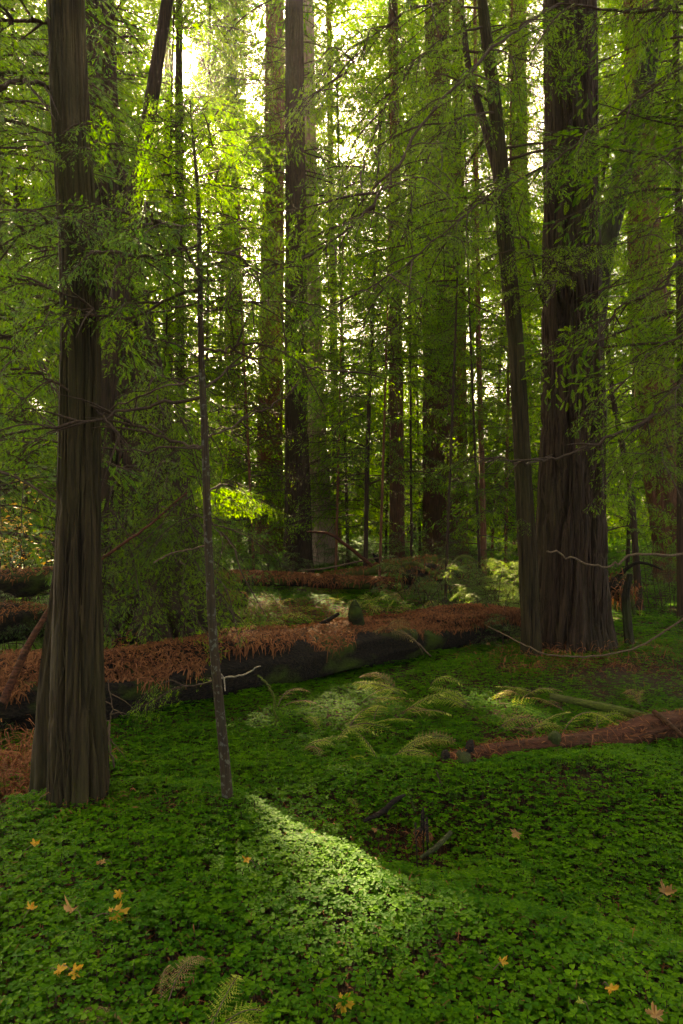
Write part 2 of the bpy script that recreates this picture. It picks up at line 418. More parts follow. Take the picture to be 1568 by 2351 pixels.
def crown_part(mb, a, rng, z0=1.0, z1=14, n=60, l0=1.2, l1=2.6, lod='far', az=None, spread=PI, pitch=.05, thin=1.0, shift=0.0, taper=True):
    """n branches between heights z0 and z1; az: mean direction they leave the trunk (None: all round)"""
    n = int(n * {'near': 1, 'mid': 1.5, 'far': 2.4, 'roof': 1.3}[lod])
    for k in range(n):
        z = z0 + (z1 - z0) * (k + rng.rand()) / n
        x = np.interp(z, a[:, 2], a[:, 0]); y = np.interp(z, a[:, 2], a[:, 1]); r = np.interp(z, a[:, 2], a[:, 3])
        b = rng.rand() * 2 * PI if az is None else az + rng.uniform(-1, 1) * spread
        L = rng.uniform(l0, l1) * ((1 - .45 * (z - z0) / max(z1 - z0, .1)) if taper else 1)
        tpl = TPL[lod][rng.randint(len(TPL[lod]))]
        base = {'near': 1.3, 'mid': 2.0, 'far': 2.6, 'roof': 3.6}[lod]
        sc = L / base
        pos = np.array([x + .7 * r * math.cos(b), y + .7 * r * math.sin(b), z])
        put_spray(mb, tpl, pos, b, pitch + rng.randn() * .16, rng.randn() * .35, sc, rng, thin, shift + rng.randn() * .06)

# ------------------------------------------------------------------ rough logs, limbs, sticks
def rough_tube(mb, path, r, seed, nseg=32, ridge=.12, cells=10, n=80, mat=0, squash=1.0):
    """a fallen stem: furrowed along its length, closed at both ends"""
    q = curve(path, n); rr = np.interp(np.linspace(0, 1, n), np.linspace(0, 1, len(r)), r)
    L = np.concatenate([[0], np.cumsum(np.linalg.norm(np.diff(q, axis=0), axis=1))])
    t, u, w = frames(q)
    th = np.arange(nseg) / nseg * 2 * PI
    n1, n2 = Noise2(seed, cells, 64), Noise2(seed + 1, 5, 64)
    S, T = np.meshgrid(L, th, indexing='ij')
    h = 1 - np.abs(2 * n1(T / 2 / PI * cells + (n2(T / 2 / PI * 5, S * 1.5) - .5), S * 1.1) - 1)
    big = n2(T / 2 / PI * 5, S * 1.1 + 9) - .5; tiny = n1(T / 2 / PI * cells, S * 9 + 31) - .5
    global LAST
    R_ = rr[:, None] * (1 + ridge * (h - .6) + .22 * big * ridge / .1 * .6 + .06 * tiny)
    LAST = (R_, u, w)
    V = q[:, None] + R_[..., None] * (np.cos(T)[..., None] * u[:, None] + np.sin(T)[..., None] * w[:, None])
    i = np.arange(n - 1)[:, None] * nseg; k = np.arange(nseg)[None]
    F = np.stack([i + k, i + (k + 1) % nseg, i + nseg + (k + 1) % nseg, i + nseg + k], -1).reshape(-1, 4)
    mb.add(V.reshape(-1, 3), F, mat)
    mb.add(V[-1], [list(range(nseg))], mat); mb.add(V[0], [list(range(nseg))[::-1]], mat)
    return q, rr

def dashes(mb, pos, nrm, rng, lo=.02, hi=.05, w=.0028, mat=0, droop=0.0, shift=0.0):
    """dead sprigs: short bent strips lying on a surface"""
    N = len(pos)
    d = rng.randn(N, 3); d -= nrm * (d * nrm).sum(1)[:, None]; d[:, 2] -= droop * rng.rand(N)
    d /= np.linalg.norm(d, axis=1)[:, None] + 1e-9
    s = np.cross(nrm, d); s /= np.linalg.norm(s, axis=1)[:, None] + 1e-9
    ln = rng.uniform(lo, hi, N)[:, None]; lift = (rng.rand(N)[:, None] * .5) * nrm
    ww = w * rng.uniform(.6, 1.6, N)[:, None]
    a = pos + nrm * .004; b = a + d * ln * .5 + lift * ln * .7; c = a + d * ln + lift * ln * .2 - np.array([0, 0, 1.]) * droop * ln * rng.rand(N)[:, None]
    V = np.stack([a - s * ww * .6, a + s * ww * .6, b + s * ww, b - s * ww, c + s * ww * .4, c - s * ww * .4], 1)
    F = (np.arange(N)[:, None, None] * 6 + np.array([[0, 1, 2, 3], [3, 2, 4, 5]])[None]).reshape(-1, 4)
    mb.add(V.reshape(-1, 3), F, mat, np.repeat(np.clip(rng.rand(N) * .8 + .1 + shift, 0, 1), 2))

def limb(root, org, px_path, r0, r1=.004, n=0, t0=.25, t1=1.0, size=.55, lod='near', leaf='needles', wood='twig', seed=0, droop=.25, thin=1.0, spread=R(50), world=False, label=None, tip=True, shift=0.0, sub=0):
    """a branch along a path, with sprays hanging off it; a part of the tree, its needles a sub-part"""
    rng = np.random.RandomState(seed + 900)
    pts = np.array(px_path, float) if world else np.array([P(*q) for q in px_path])
    m = max(10, 5 * len(pts)); q = curve(pts, m)
    L = np.linalg.norm(np.diff(q, axis=0), axis=1).sum()
    q[1:-1] += rng.randn(m - 2, 3) * .006 * min(L, 1.5)
    mb = MB(); tube(mb, q, np.linspace(r0, r1, m), 7)
    lf = MB()
    tg = np.gradient(q, axis=0); tg /= np.linalg.norm(tg, axis=1)[:, None]
    for k in range(n):
        t = t0 + (t1 - t0) * (k + rng.rand() * .9) / n
        i = min(int(t * (m - 1)), m - 1)
        az = math.atan2(tg[i, 1], tg[i, 0]); sd = 1 if k % 2 else -1
        a = az + sd * spread * rng.uniform(.5, 1.3)
        if tip and k == n - 1: i, a = m - 1, az
        base = {'near': 1.3, 'mid': 2.0, 'far': 2.6}[lod]
        tpl = TPL[lod][rng.randint(len(TPL[lod]))]
        sc = size * rng.uniform(.65, 1.2) / base
        put_spray(lf, tpl, q[i], a, -droop + rng.randn() * .2, rng.randn() * .45, sc, rng, thin, shift + rng.randn() * .06)
    for k in range(sub):            # bare side twigs
        i = rng.randint(int(m * .25), m - 1); d = rng.randn(3) * .5 + tg[i]; d[2] -= .2; l = rng.uniform(.12, .4) * min(1, L)
        d /= np.linalg.norm(d)
        c = np.array([q[i], q[i] + d * l * .5 + [0, 0, -.02], q[i] + d * l + [0, 0, -.07 * l / .3]])
        tube(mb, curve(c, 6), np.linspace(r1 * 1.2 + .0015, .0012, 6), 4, cap=False)
    b = mb.build('branch', M[wood], root, org, True)
    if label: b['label'] = label
    if lf.n: lf.build('needles', [M[wood], M[leaf]], b, org)
    return b

def stick(label, pts, r, wood='dead_twig', name='fallen_branch', cat='branch', sides=0, seed=0, rough=False, group=None):
    p = np.array(pts, float); mb = MB(); rng = np.random.RandomState(seed + 40)
    if rough: rough_tube(mb, p, np.atleast_1d(r) if np.ndim(r) else [r, r], seed, 14, .12, 6, 30)
    else:
        q = curve(p, max(8, 5 * len(p))); q[1:-1] += rng.randn(len(q) - 2, 3) * .004
        tube(mb, q, np.interp(np.linspace(0, 1, len(q)), np.linspace(0, 1, len(np.atleast_1d(r))), np.atleast_1d(r)), 8)
        for k in range(sides):
            i = rng.randint(2, len(q) - 1); d = rng.randn(3); d /= np.linalg.norm(d); l = rng.uniform(.05, .18)
            tube(mb, curve([q[i], q[i] + d * l * .6, q[i] + d * l + [0, 0, -.02]], 5), np.linspace(.004, .0015, 5), 4, cap=False)
    o = mb.build(name, M[wood], None, p[0], True); o.location = [float(a) for a in p[0]]
    return tag(o, label, cat, group)

# ------------------------------------------------------------------ camera, light, air
def camera_and_light():
    cam = bpy.data.cameras.new('camera'); o = bpy.data.objects.new('camera', cam); C.objects.link(o)
    cam.sensor_fit = 'VERTICAL'; cam.sensor_height = 36; cam.lens = 24; cam.clip_end = 9000; cam.clip_start = .02
    o.location = (0, 0, CAMZ); o.rotation_euler = (R(90), 0, 0)
    bpy.context.scene.camera = o
    el = math.asin(SUN[2]); az = math.atan2(SUN[0], SUN[1])
    w = bpy.data.worlds.new('World'); bpy.context.scene.world = w; w.use_nodes = True
    t = w.node_tree; bg = t.nodes['Background']
    sk = t.nodes.new('ShaderNodeTexSky'); sk.sky_type = 'NISHITA'; sk.sun_disc = False
    sk.sun_elevation = el; sk.sun_rotation = az; sk.dust_density = 4.0; sk.air_density = .3; sk.ozone_density = .1
    t.links.new(sk.outputs[0], bg.inputs[0]); bg.inputs[1].default_value = SKY
    s = bpy.data.lights.new('sun', 'SUN'); s.energy = 4.2; s.angle = R(.53); s.color = (1, .89, .66)
    so = bpy.data.objects.new('sun', s); C.objects.link(so)
    from mathutils import Vector
    so.rotation_euler = Vector(SUN).to_track_quat('Z', 'Y').to_euler(); so.location = (SUN * 60).tolist()
    m, t, N = nt('haze')
    v = N('ShaderNodeVolumePrincipled'); v.inputs['Color'].default_value = (.92, .96, .85, 1)
    v.inputs['Density'].default_value = HAZE; v.inputs['Anisotropy'].default_value = .75
    out = N('ShaderNodeOutputMaterial'); t.links.new(v.outputs[0], out.inputs['Volume'])
    mb = MB(); x0, x1, y0, y1, z0, z1 = -95, 95, -16, 155, -2, 60
    V = [(x, y, z) for z in (z0, z1) for y in (y0, y1) for x in (x0, x1)]
    mb.add(V, [(0, 2, 3, 1), (4, 5, 7, 6), (0, 1, 5, 4), (2, 6, 7, 3), (0, 4, 6, 2), (1, 3, 7, 5)])
    if HAZE > 0: tag(mb.build('haze', m), None, None, kind='stuff')
    sc = bpy.context.scene
    sc.view_settings.view_transform = 'Standard'; sc.view_settings.look = 'None'; sc.view_settings.exposure = EXPO; sc.view_settings.gamma = 1
    sc.view_settings.use_white_balance = True; sc.view_settings.white_balance_temperature = 9500; sc.view_settings.white_balance_tint = 10
    cy = sc.cycles
    cy.max_bounces = 9; cy.diffuse_bounces = 5; cy.transmission_bounces = 7; cy.glossy_bounces = 2; cy.volume_bounces = 0
    cy.sample_clamp_indirect = 6; cy.use_denoising = True; cy.denoiser = 'OPENIMAGEDENOISE'
    cy.use_adaptive_sampling = True; cy.adaptive_threshold = .015; cy.caustics_reflective = False; cy.caustics_refractive = False
    sc.render.use_persistent_data = False
SKY, HAZE, EXPO = .054, .00035, 4.6
camera_and_light()
build_ground()
def visible_sun():
    d = np.array([-0.2387, 1.0, 0.694]); d /= np.linalg.norm(d); c = d * 6000; r = 6000 * math.tan(R(.62))
    a = np.arange(24) / 24 * 2 * PI; b = np.linspace(.02, PI - .02, 13)
    V = np.stack([np.outer(np.sin(b), np.cos(a)), np.outer(np.sin(b), np.sin(a)), np.outer(np.cos(b), np.ones(24))], -1).reshape(-1, 3) * r + c
    i = np.arange(12)[:, None] * 24; k = np.arange(24)[None]
    m, t, N = nt('sun_glow'); e = N('ShaderNodeEmission', Strength=300.0, Color=(1, .93, .8, 1)); o = N('ShaderNodeOutputMaterial'); t.links.new(e.outputs[0], o.inputs[0])
    mb = MB(); mb.add(V, np.stack([i + k, i + (k + 1) % 24, i + 24 + (k + 1) % 24, i + 24 + k], -1).reshape(-1, 4))
    tag(mb.build('sun_in_sky', m), None, None, kind='structure')
visible_sun()

# places the sun reaches
lane(G(725, 1995), .115, .46, -.64)
lane(G(860, 2130), .17, .17, -.3, .95)
lane(G(850, 2230), .34, .16, 0, .86)
lane(G(720, 1745), .28, .14, 0, .93)
lane((0, 0, CAMZ), .62, .62, 0, .97, 11)
for fx, fy, fr in ((640, 1990, .05), (560, 2060, .06), (610, 2180, .07), (480, 2120, .05), (1010, 2090, .06), (1080, 2190, .07), (960, 2260, .06), (700, 2280, .06), (900, 1800, .06), (620, 1760, .05), (1180, 2060, .06), (380, 2230, .05), (820, 1820, .07)): lane(G(fx, fy), fr, fr * .8, 0, .98)
lane(P(1250, 610, 6.4), .55, .35)
lane(P(540, 1132, 3.4), .2, .15, 0, 1, .1)
lane(P(720, 810, 3.6), .16, .10, 0, 1, .12)
lane((-2.0, 22, 1.5), 6, 2.4, 0, .3)
lane(P(1000, 800, 19), 4, 2.5, 0, .5)
lane(P(1240, 640, 6.3), .5, .3)
lane(G(760, 1400), 2.8, .9, 0, .94)
lane(G(1490, 1420), 1.1, .55)
lane(P(1100, 1300, 9.4), .9, .55, 0, .96)
lane(G(850, 1640), 1.1, .25, 0, .92)
lane(G(1250, 1650), .9, .25, 0, .86)
lane(P(30, 1230, 10), .9, .6, 0, .9)
lane(P(560, 1490, 6.1), 1.7, .24, 0, .88)

# ------------------------------------------------------------------ the big near trees
front, fa, fo = tree('grey furrowed redwood trunk rising from the sorrel at the left, nearest of all', 3.3,
    [(181, 1870, 66), (178, 1700, 60), (176, 1560, 56), (177, 1434, 52), (181, 1134, 47), (185, 784, 43), (183, 600, 43), (172, 450, 42), (160, 250, 41), (150, 0, 40)],
    'bark_grey', None, 14, 1, 170, .03, .30, 20, .06)
mb = MB(); b = np.array([P(112, 1830, 3.62), P(122, 1690, 3.6), P(134, 1540, 3.58), P(150, 1380, 3.5), P(168, 1180, 3.38)])
rough_tube(mb, b, [.088, .088, .085, .075, .05], 4, 60, .3, 12, 90)
mb.build('root_buttress', M['bark_grey'], front, fo, True)
old, oa, oo = tree('massive old redwood with flared dark base behind the needle-covered log', 9.0,
    [(385, 1470, 170), (365, 1380, 135), (335, 1200, 108), (318, 1084, 100), (285, 784, 76), (262, 600, 64), (245, 450, 58), (226, 300, 46), (219, 0, 38)],
    'bark_brown', [dict(z0=6, z1=12, n=26, l0=1.2, l1=2.4, lod='mid'), dict(z0=12, z1=30, n=60, l0=1.6, l1=3.4, lod='far')], 32, 2, 190, .06, .30, 26, .1, .25)
lean, la_, lo_ = tree('dark slim redwood stem leaning toward the sun behind the grey trunk', 6.0,
    [(205, 1540, 26), (235, 1000, 22), (258, 790, 20), (305, 500, 18), (345, 260, 16), (392, -40, 13)],
    'bark_brown', None, 11, 3, 60, .08, .12, 12, .1)
right, ra, ro = tree('thick dark redwood trunk with deep furrows at right, flared at its foot', 7.3,
    [(1318, 1515, 84), (1314, 1420, 76), (1310, 1284, 78), (1317, 984, 72), (1313, 760, 67), (1310, 350, 60), (1308, 0, 57)],
    'bark_brown', [dict(z0=8, z1=12, n=22, l0=1.2, l1=2.4, lod='mid'), dict(z0=12, z1=30, n=80, l0=1.6, l1=3.6, lod='far')], 34, 4, 240, .045, .28, 28, .2, .2)
slim, sa, so_ = tree('slim redwood trunk close beside the thick dark one, bending left overhead', 6.9,
    [(1220, 1540, 24), (1217, 1434, 21), (1214, 1334, 22), (1206, 1184, 20), (1196, 984, 18), (1184, 780, 17), (1160, 560, 19), (1150, 400, 18), (1138, 250, 15), (1117, 100, 13), (1106, 0, 11)],
    'bark_grey', [dict(z0=4.2, z1=9, n=36, l0=.8, l1=1.7, lod='near'), dict(z0=9, z1=15, n=26, l0=.9, l1=2.2, lod='mid')], 16, 5, 100, .05, .28, 14, .12)
mb = MB(); tube(mb, curve([P(1152, 440, 6.9), P(1122, 320, 6.95), (P(1098, 240, 7.0)), P(1075, 150, 7.05), P(1062, 40, 7.1)], 24), np.linspace(.05, .03, 24), 12)
mb.build('forked_stem', M['bark_brown'], slim, so_, True)
mossy, ma, mo = tree('dark mossy leaning trunk slanting up right from behind the thick one', 8.3,
    [(1338, 1470, 30), (1345, 900, 28), (1374, 650, 27), (1399, 525, 25), (1429, 400, 24), (1474, 225, 22), (1504, 75, 21), (1530, -30, 20)],
    'moss_stem', dict(z0=6.5, z1=13, n=18, l0=.8, l1=2.0, lod='mid', az=PI / 2, spread=1.6), 14, 6, 70, .06, .3, 10, .1)

def loose_bark(root, a, o, n, m, seed, z0=.1, z1=6, lo=.12, hi=.5, w=.006):
    """torn fibrous strips standing off the trunk"""
    rng = np.random.RandomState(seed); z = rng.uniform(z0, z1, n); th = rng.uniform(PI, 2 * PI, n) + rng.randn(n) * .4; ln = rng.uniform(lo, hi, n) * rng.rand(n) ** .5 + .05; wd = w * rng.uniform(.4, 1.4, n)
    V = []
    tw = rng.randn(n) * .12; lift = rng.uniform(.0, .5, n)
    for k in range(5):
        f = k / 4; zz = z + ln * f; r = np.interp(zz, a[:, 2], a[:, 3]) * (1.0 + .02 + .10 * lift * (2 * f - 1) ** 2 * (f > .5)); x = np.interp(zz, a[:, 2], a[:, 0]); y = np.interp(zz, a[:, 2], a[:, 1]); t = th + tw * f
        g = wd * (1 - .75 * abs(2 * f - 1) ** 2)
        for sd in (-1, 1): V.append(np.stack([x + r * np.cos(t) - sd * g * np.sin(t), y + r * np.sin(t) + sd * g * np.cos(t), zz], 1))
    V = np.stack(V, 1); F = (np.arange(n)[:, None, None] * 10 + np.array([[2 * k, 2 * k + 1, 2 * k + 3, 2 * k + 2] for k in range(4)])[None]).reshape(-1, 4)
    mb = MB(); mb.add(V.reshape(-1, 3), F, 0, .5); tag(mb.build('loose_bark', M[m], root, o), None, None, kind='stuff')
loose_bark(front, fa, fo, 420, 'bark_grey', 1, .15, 4.6, .06, .35, .0035)
loose_bark(right, ra, ro, 700, 'bark_brown', 2, .1, 7.5, .15, .8, .008)
loose_bark(slim, sa, so_, 240, 'bark_grey', 3, .1, 7, .1, .5, .005)
loose_bark(old, oa, oo, 400, 'bark_brown', 4, .1, 8, .2, .9, .012)
# sapling with its long bare limbs
sap, pa, po = tree('thin young redwood sapling with bare side limbs beside the sunlit streak', 3.2,
    [(529, 1920, 13), (520, 1800, 12), (508, 1660, 11), (490, 1500, 10.5), (478, 1250, 9.5), (470, 1000, 8.5), (460, 780, 7), (459, 620, 6), (457, 470, 5), (445, 330, 3.2), (432, 232, 1.2)],
    'bark_sapling', None, 3.53, 7, 24, .03, .05, 8, .15, name='redwood_sapling')
SD = 3.2
def sl(path, r0, **k):
    return limb(sap, po, path, r0, **k)
sl([(466, 910, SD), (340, 935, 3.3), (200, 966, 3.15), (60, 985, 3.0), (-60, 1010, 2.9)], .0085, n=5, t0=.55, size=.4, seed=1, sub=5)
sl([(468, 1026, SD), (395, 1014, 3.4), (300, 969, 3.3), (150, 894, 3.2), (65, 839, 3.15), (20, 800, 3.1)], .0075, n=5, t0=.6, size=.4, seed=2, sub=5)
sl([(467, 1028, SD), (275, 1030, 3.6), (130, 1016, 3.7), (-20, 1012, 3.8)], .005, n=3, t0=.7, size=.35, seed=3, sub=6)
sl([(472, 1008, SD), (560, 962, 3.6), (650, 915, 3.8), (690, 870, 3.9)], .005, n=2, t0=.6, size=.25, seed=4, sub=3)
sl([(471, 890, SD), (550, 832, 3.6), (612, 818, 3.7)], .006, n=2, t0=.6, size=.3, seed=5, sub=3)
sl([(461, 802, SD), (520, 803, 3.4), (548, 792, 3.4), (620, 795, 3.5), (700, 840, 3.6), (790, 850, 3.7)], .0075, n=4, t0=.55, size=.32, seed=6, sub=5)
sl([(460, 660, SD), (380, 690, 3.3), (270, 735, 3.2), (180, 690, 3.1), (60, 640, 3.0)], .0085, n=7, t0=.25, size=.5, seed=7, sub=4)
sl([(459, 640, SD), (420, 560, 3.2), (390, 520, 3.1), (330, 500, 3.0), (240, 480, 2.9)], .008, n=9, t0=.2, size=.5, seed=8, sub=3, leaf='needles_blue')
sl([(458, 560, SD), (400, 575, 3.5), (300, 560, 3.5), (180, 575, 3.5), (40, 560, 3.5)], .007, n=8, t0=.3, size=.5, seed=9, sub=3, leaf='needles_blue')
sl([(458, 520, SD), (350, 505, 3.7), (260, 500, 3.8), (130, 530, 3.8)], .006, n=8, t0=.2, size=.45, seed=10, leaf='needles_blue')
sl([(459, 690, SD), (350, 720, 3.6), (230, 700, 3.7), (90, 710, 3.9)], .006, n=8, t0=.25, size=.48, seed=11)
sl([(460, 720, SD), (540, 700, 3.4), (640, 690, 3.3), (720, 700, 3.2)], .006, n=8, t0=.15, size=.4, seed=12, sub=3)
sl([(460, 580, SD), (540, 585, 3.5), (610, 640, 3.6), (660, 690, 3.6)], .006, n=7, t0=.15, size=.42, seed=13, sub=3)
sl([(459, 615, SD), (520, 600, 3.2), (590, 640, 3.0)], .005, n=6, t0=.2, size=.38, seed=31)
sl([(447, 330, SD), (405, 290, 3.4), (352, 262, 3.4)], .004, n=4, t0=.25, size=.28, seed=14)
sl([(446, 318, SD), (480, 285, 3.4), (512, 240, 3.4)], .004, n=4, t0=.25, size=.28, seed=15)
sl([(455, 405, SD), (510, 390, 3.5), (570, 345, 3.5)], .004, n=5, t0=.25, size=.32, seed=16)
sl([(456, 440, SD), (390, 380, 3.3), (330, 345, 3.2)], .004, n=5, t0=.2, size=.35, seed=17)
sl([(474, 1130, SD), (520, 1112, 3.35), (590, 1150, 3.4)], .0045, n=9, t0=.1, size=.25, seed=18, shift=.1)
sl([(478, 1252, SD), (400, 1268, 3.3), (352, 1292, 3.25)], .0035, n=0, wood='dead_twig', seed=19)
sl([(492, 1556, SD), (515, 1556, 3.3), (560, 1547, 3.25), (598, 1529, 3.2)], .0055, r1=.003, n=0, wood='bleached', seed=20, label='bleached broken limb stub on the sapling')
sl([(494, 1538, SD), (512, 1553, 3.25), (517, 1586, 3.2)], .0055, r1=.003, n=0, wood='bleached', seed=21)
sl([(464, 860, SD), (330, 905, 3.9), (200, 955, 4.2), (110, 870, 4.3)], .005, n=3, t0=.5, size=.3, seed=22, sub=6)
for i, (y0, dx, dy) in enumerate([(262, -34, -20), (270, 30, -26), (300, -50, -12), (310, 46, 4), (355, -60, 6), (362, 62, -30), (430, 66, 10), (480, -70, -30), (490, 84, 20), (540, 90, -10)]):
    x0 = float(np.interp(y0, [232, 330, 470, 620], [432, 445, 457, 459])); sl([(x0, y0, SD), (x0 + dx * .5, y0 + dy * .5 - 12, SD - .05), (x0 + dx, y0 + dy, SD - .1)], .0028, r1=.0015, n=4, t0=.2, size=.16 + abs(dx) / 450, seed=130 + i)
sl([(500, 1560, SD), (440, 1575, 3.3), (390, 1560, 3.2)], .004, n=4, t0=.1, size=.3, seed=23)

# ------------------------------------------------------------------ limbs hanging in from overhead and the sides
W = dict(spread=R(60), droop=.45)
limb(right, ro, [(1300, 0, 7.2), (1234, 36, 6.4), (1134, 110, 5.8), (1004, 240, 5.2), (903, 393, 4.8), (857, 470, 4.6), (790, 538, 4.4), (690, 593, 4.2), (590, 620, 4.1), (492, 644, 4.0)], .014, .005, n=22, t0=.12, t1=.8, size=.75, seed=40, sub=14, **W)
limb(right, ro, [(1300, 560, 7.2), (1250, 700, 6.9), (1215, 560, 6.6), (1180, 545, 6.4)], .02, .006, n=0, seed=41)
limb(right, ro, [(1330, 640, 7.1), (1290, 600, 6.6), (1230, 585, 6.3), (1165, 575, 6.2)], .014, .005, n=11, t0=.2, size=.5, seed=42, shift=.25)
limb(right, ro, [(1310, 690, 7.1), (1320, 620, 6.5), (1345, 570, 6.2), (1370, 560, 6.1)], .012, .004, n=7, t0=.25, size=.45, seed=43, shift=.25)
limb(right, ro, [(1290, 640, 7.2), (1250, 650, 6.5), (1210, 670, 6.3)], .012, .004, n=8, t0=.2, size=.45, seed=44, shift=.25)
limb(right, ro, [(1378, 440, 7.2), (1400, 330, 6.4), (1436, 250, 6.0), (1500, 190, 5.6), (1600, 140, 5.2)], .016, .008, n=8, t0=.2, size=.6, seed=45, sub=6, **W)
limb(right, ro, [(1256, 380, 7.2), (1134, 442, 6.3), (1064, 497, 5.9), (934, 606, 5.4), (784, 696, 5.0), (720, 730, 4.9)], .011, .004, n=18, t0=.15, size=.7, seed=46, sub=12, **W)
limb(right, ro, [(1280, 1040, 7.3), (1215, 1062, 6.4), (1150, 1055, 6.2), (1080, 1050, 6.1)], .014, .005, n=2, t0=.8, size=.3, seed=47, sub=5)
limb(slim, so_, [(1112, 60, 6.9), (1000, 100, 6.4), (900, 220, 6.0), (840, 360, 5.8), (820, 460, 5.7)], .012, .004, n=16, t0=.15, size=.75, seed=48, sub=8, **W)
limb(slim, so_, [(1140, 260, 6.9), (1060, 270, 6.3), (980, 360, 6.0), (945, 470, 5.9), (930, 560, 5.9)], .011, .004, n=16, t0=.15, size=.75, seed=49, sub=8, **W)
limb(slim, so_, [(1108, 20, 6.9), (980, 10, 6.2), (860, 80, 5.8), (770, 200, 5.6)], .011, .004, n=16, t0=.15, size=.8, seed=50, sub=6, **W)
limb(slim, so_, [(1150, 400, 6.9), (1080, 470, 6.4), (1000, 600, 6.2), (960, 720, 6.2)], .010, .004, n=13, t0=.2, size=.7, seed=51, sub=6, **W)
limb(slim, so_, [(1126, 160, 6.9), (1180, 130, 6.5), (1240, 160, 6.3)], .009, .004, n=8, t0=.2, size=.55, seed=52)
limb(slim, so_, [(1210, 1210, 6.9), (1206, 1195, 6.75), (1195, 1192, 6.65)], .004, .002, n=3, t0=.4, size=.22, seed=53)
# the grey trunk's and the old tree's own boughs
limb(front, fo, [(160, 225, 3.5), (80, 190, 3.2), (0, 195, 3.0), (-80, 190, 2.8)], .012, .005, n=6, t0=.4, size=.55, seed=60, sub=5)
limb(front, fo, [(165, 60, 3.5), (80, 50, 3.3), (-40, 40, 3.1)], .012, .005, n=5, t0=.35, size=.6, seed=61, sub=4)
limb(front, fo, [(178, 590, 3.4), (240, 575, 2.95), (330, 590, 2.9), (420, 570, 2.85)], .009, .004, n=8, t0=.1, size=.42, seed=62, leaf='needles_blue')
limb(front, fo, [(190, 520, 3.4), (150, 500, 3.0), (90, 520, 2.85), (10, 560, 2.75)], .009, .004, n=10, t0=.15, size=.48, seed=63, leaf='needles_blue')
limb(front, fo, [(180, 330, 3.4), (215, 345, 3.1), (260, 330, 3.0)], .006, .003, n=5, t0=.1, size=.32, seed=64, leaf='needles_blue')
limb(front, fo, [(150, 300, 3.45), (110, 330, 3.2), (40, 340, 3.1)], .007, .003, n=6, t0=.2, size=.45, seed=65)
limb(front, fo, [(185, 690, 3.45), (120, 700, 3.3), (40, 760, 3.2), (-40, 790, 3.1)], .008, .003, n=7, t0=.25, size=.45, seed=66, sub=6)
limb(front, fo, [(190, 905, 3.45), (240, 960, 3.2), (272, 1000, 3.15), (277, 1045, 3.15)], .006, .004, n=0, seed=67, sub=3)
for i, (x0, y0, x1, y1, x2, y2, d) in enumerate([
    (300, 1180, 280, 1220, 232, 1270, 5.6), (330, 1090, 380, 1130, 300, 1230, 6.2), (340, 1100, 420, 1080, 460, 1200, 6.0), (350, 1180, 430, 1200, 480, 1310, 5.7),
    (345, 1230, 400, 1260, 420, 1340, 5.8), (330, 1240, 300, 1280, 265, 1350, 6.0), (360, 1290, 440, 1320, 480, 1400, 6.2),
    (300, 960, 340, 900, 400, 930, 6.2), (310, 900, 360, 860, 430, 880, 6.4), (300, 1010, 380, 1000, 440, 1060, 6.3),
    (320, 1080, 260, 1120, 235, 1190, 5.8), (340, 1150, 400, 1170, 430, 1270, 5.9), (320, 1260, 340, 1310, 330, 1390, 6.3),
    (350, 1240, 470, 1190, 540, 1260, 5.5), (345, 1000, 420, 960, 480, 990, 6.5)]):
    limb(old, oo, [(x0 + 10, y0, 8.4), ((x0 + x1) / 2, (y0 + y1) / 2 - 30, (8.4 + d) / 2), (x1, y1, d + .4), (x2, y2, d)], .016, .004, n=11, t0=.35, size=.72, droop=.55, seed=70 + i, sub=5, spread=R(55), leaf='needles_blue' if i % 4 == 1 else 'needles')
stick('bare reddish fallen limb propped across the drooping sprays by the old redwood', [P(232, 1283, 5.0), P(330, 1215, 5.1), P(430, 1130, 5.3)], [.013, .006], 'red_wood', seed=3, sides=4)

# trees whose trunks stand just outside the frame, with boughs reaching in
def side_tree(label, px, D, r, bark_m, crown, seed, leaf='needles', ztop=15):
    hw = r / D * 1567
    return tree(label, D, [(px, 1500, hw), (px, 900, hw * .85), (px + 5, 200, hw * .6)], bark_m, crown, ztop, seed, 40, .15, .08, 12, .1, leaf=leaf)
side_tree('young redwood at the left edge whose green boughs fill the gap beside the grey trunk', -130, 6.2, .12, 'bark_brown',
    [dict(z0=1.4, z1=7.5, n=58, l0=1.0, l1=2.2, lod='near', az=-.1, spread=1.1, taper=False)], 21, 'needles_blue')
sr, sra, sro = side_tree('young redwood past the right edge whose dark boughs hang into view', 1720, 5.6, .13, 'bark_brown',
    [dict(z0=2.6, z1=7.5, n=34, l0=.9, l1=1.8, lod='near', az=PI, spread=.8, taper=False)], 22)
limb(sr, sro, [(1700, 900, 5.6), (1568, 922, 5.2), (1480, 965, 5.0), (1390, 1005, 4.9), (1300, 1042, 4.9), (1215, 1060, 4.9), (1110, 1052, 4.9)], .017, .005, n=3, t0=.85, size=.3, seed=90, sub=8)
limb(sr, sro, [(1720, 130, 5.6), (1568, 156, 5.4), (1434, 252, 5.3), (1344, 320, 5.3), (1249, 382, 5.3), (1180, 420, 5.3)], .012, .005, n=10, t0=.1, size=.6, seed=91, sub=8, **W)
limb(sr, sro, [(1720, -20, 5.6), (1568, 8, 5.3), (1510, 24, 5.2), (1400, 22, 5.2), (1320, 10, 5.2)], .017, .008, n=9, t0=.1, size=.65, seed=92, sub=6, **W)
limb(sr, sro, [(1720, 620, 5.6), (1568, 605, 5.0), (1520, 660, 4.9), (1430, 700, 4.9), (1400, 735, 4.9)], .016, .006, n=8, t0=.2, size=.45, seed=93, sub=8)
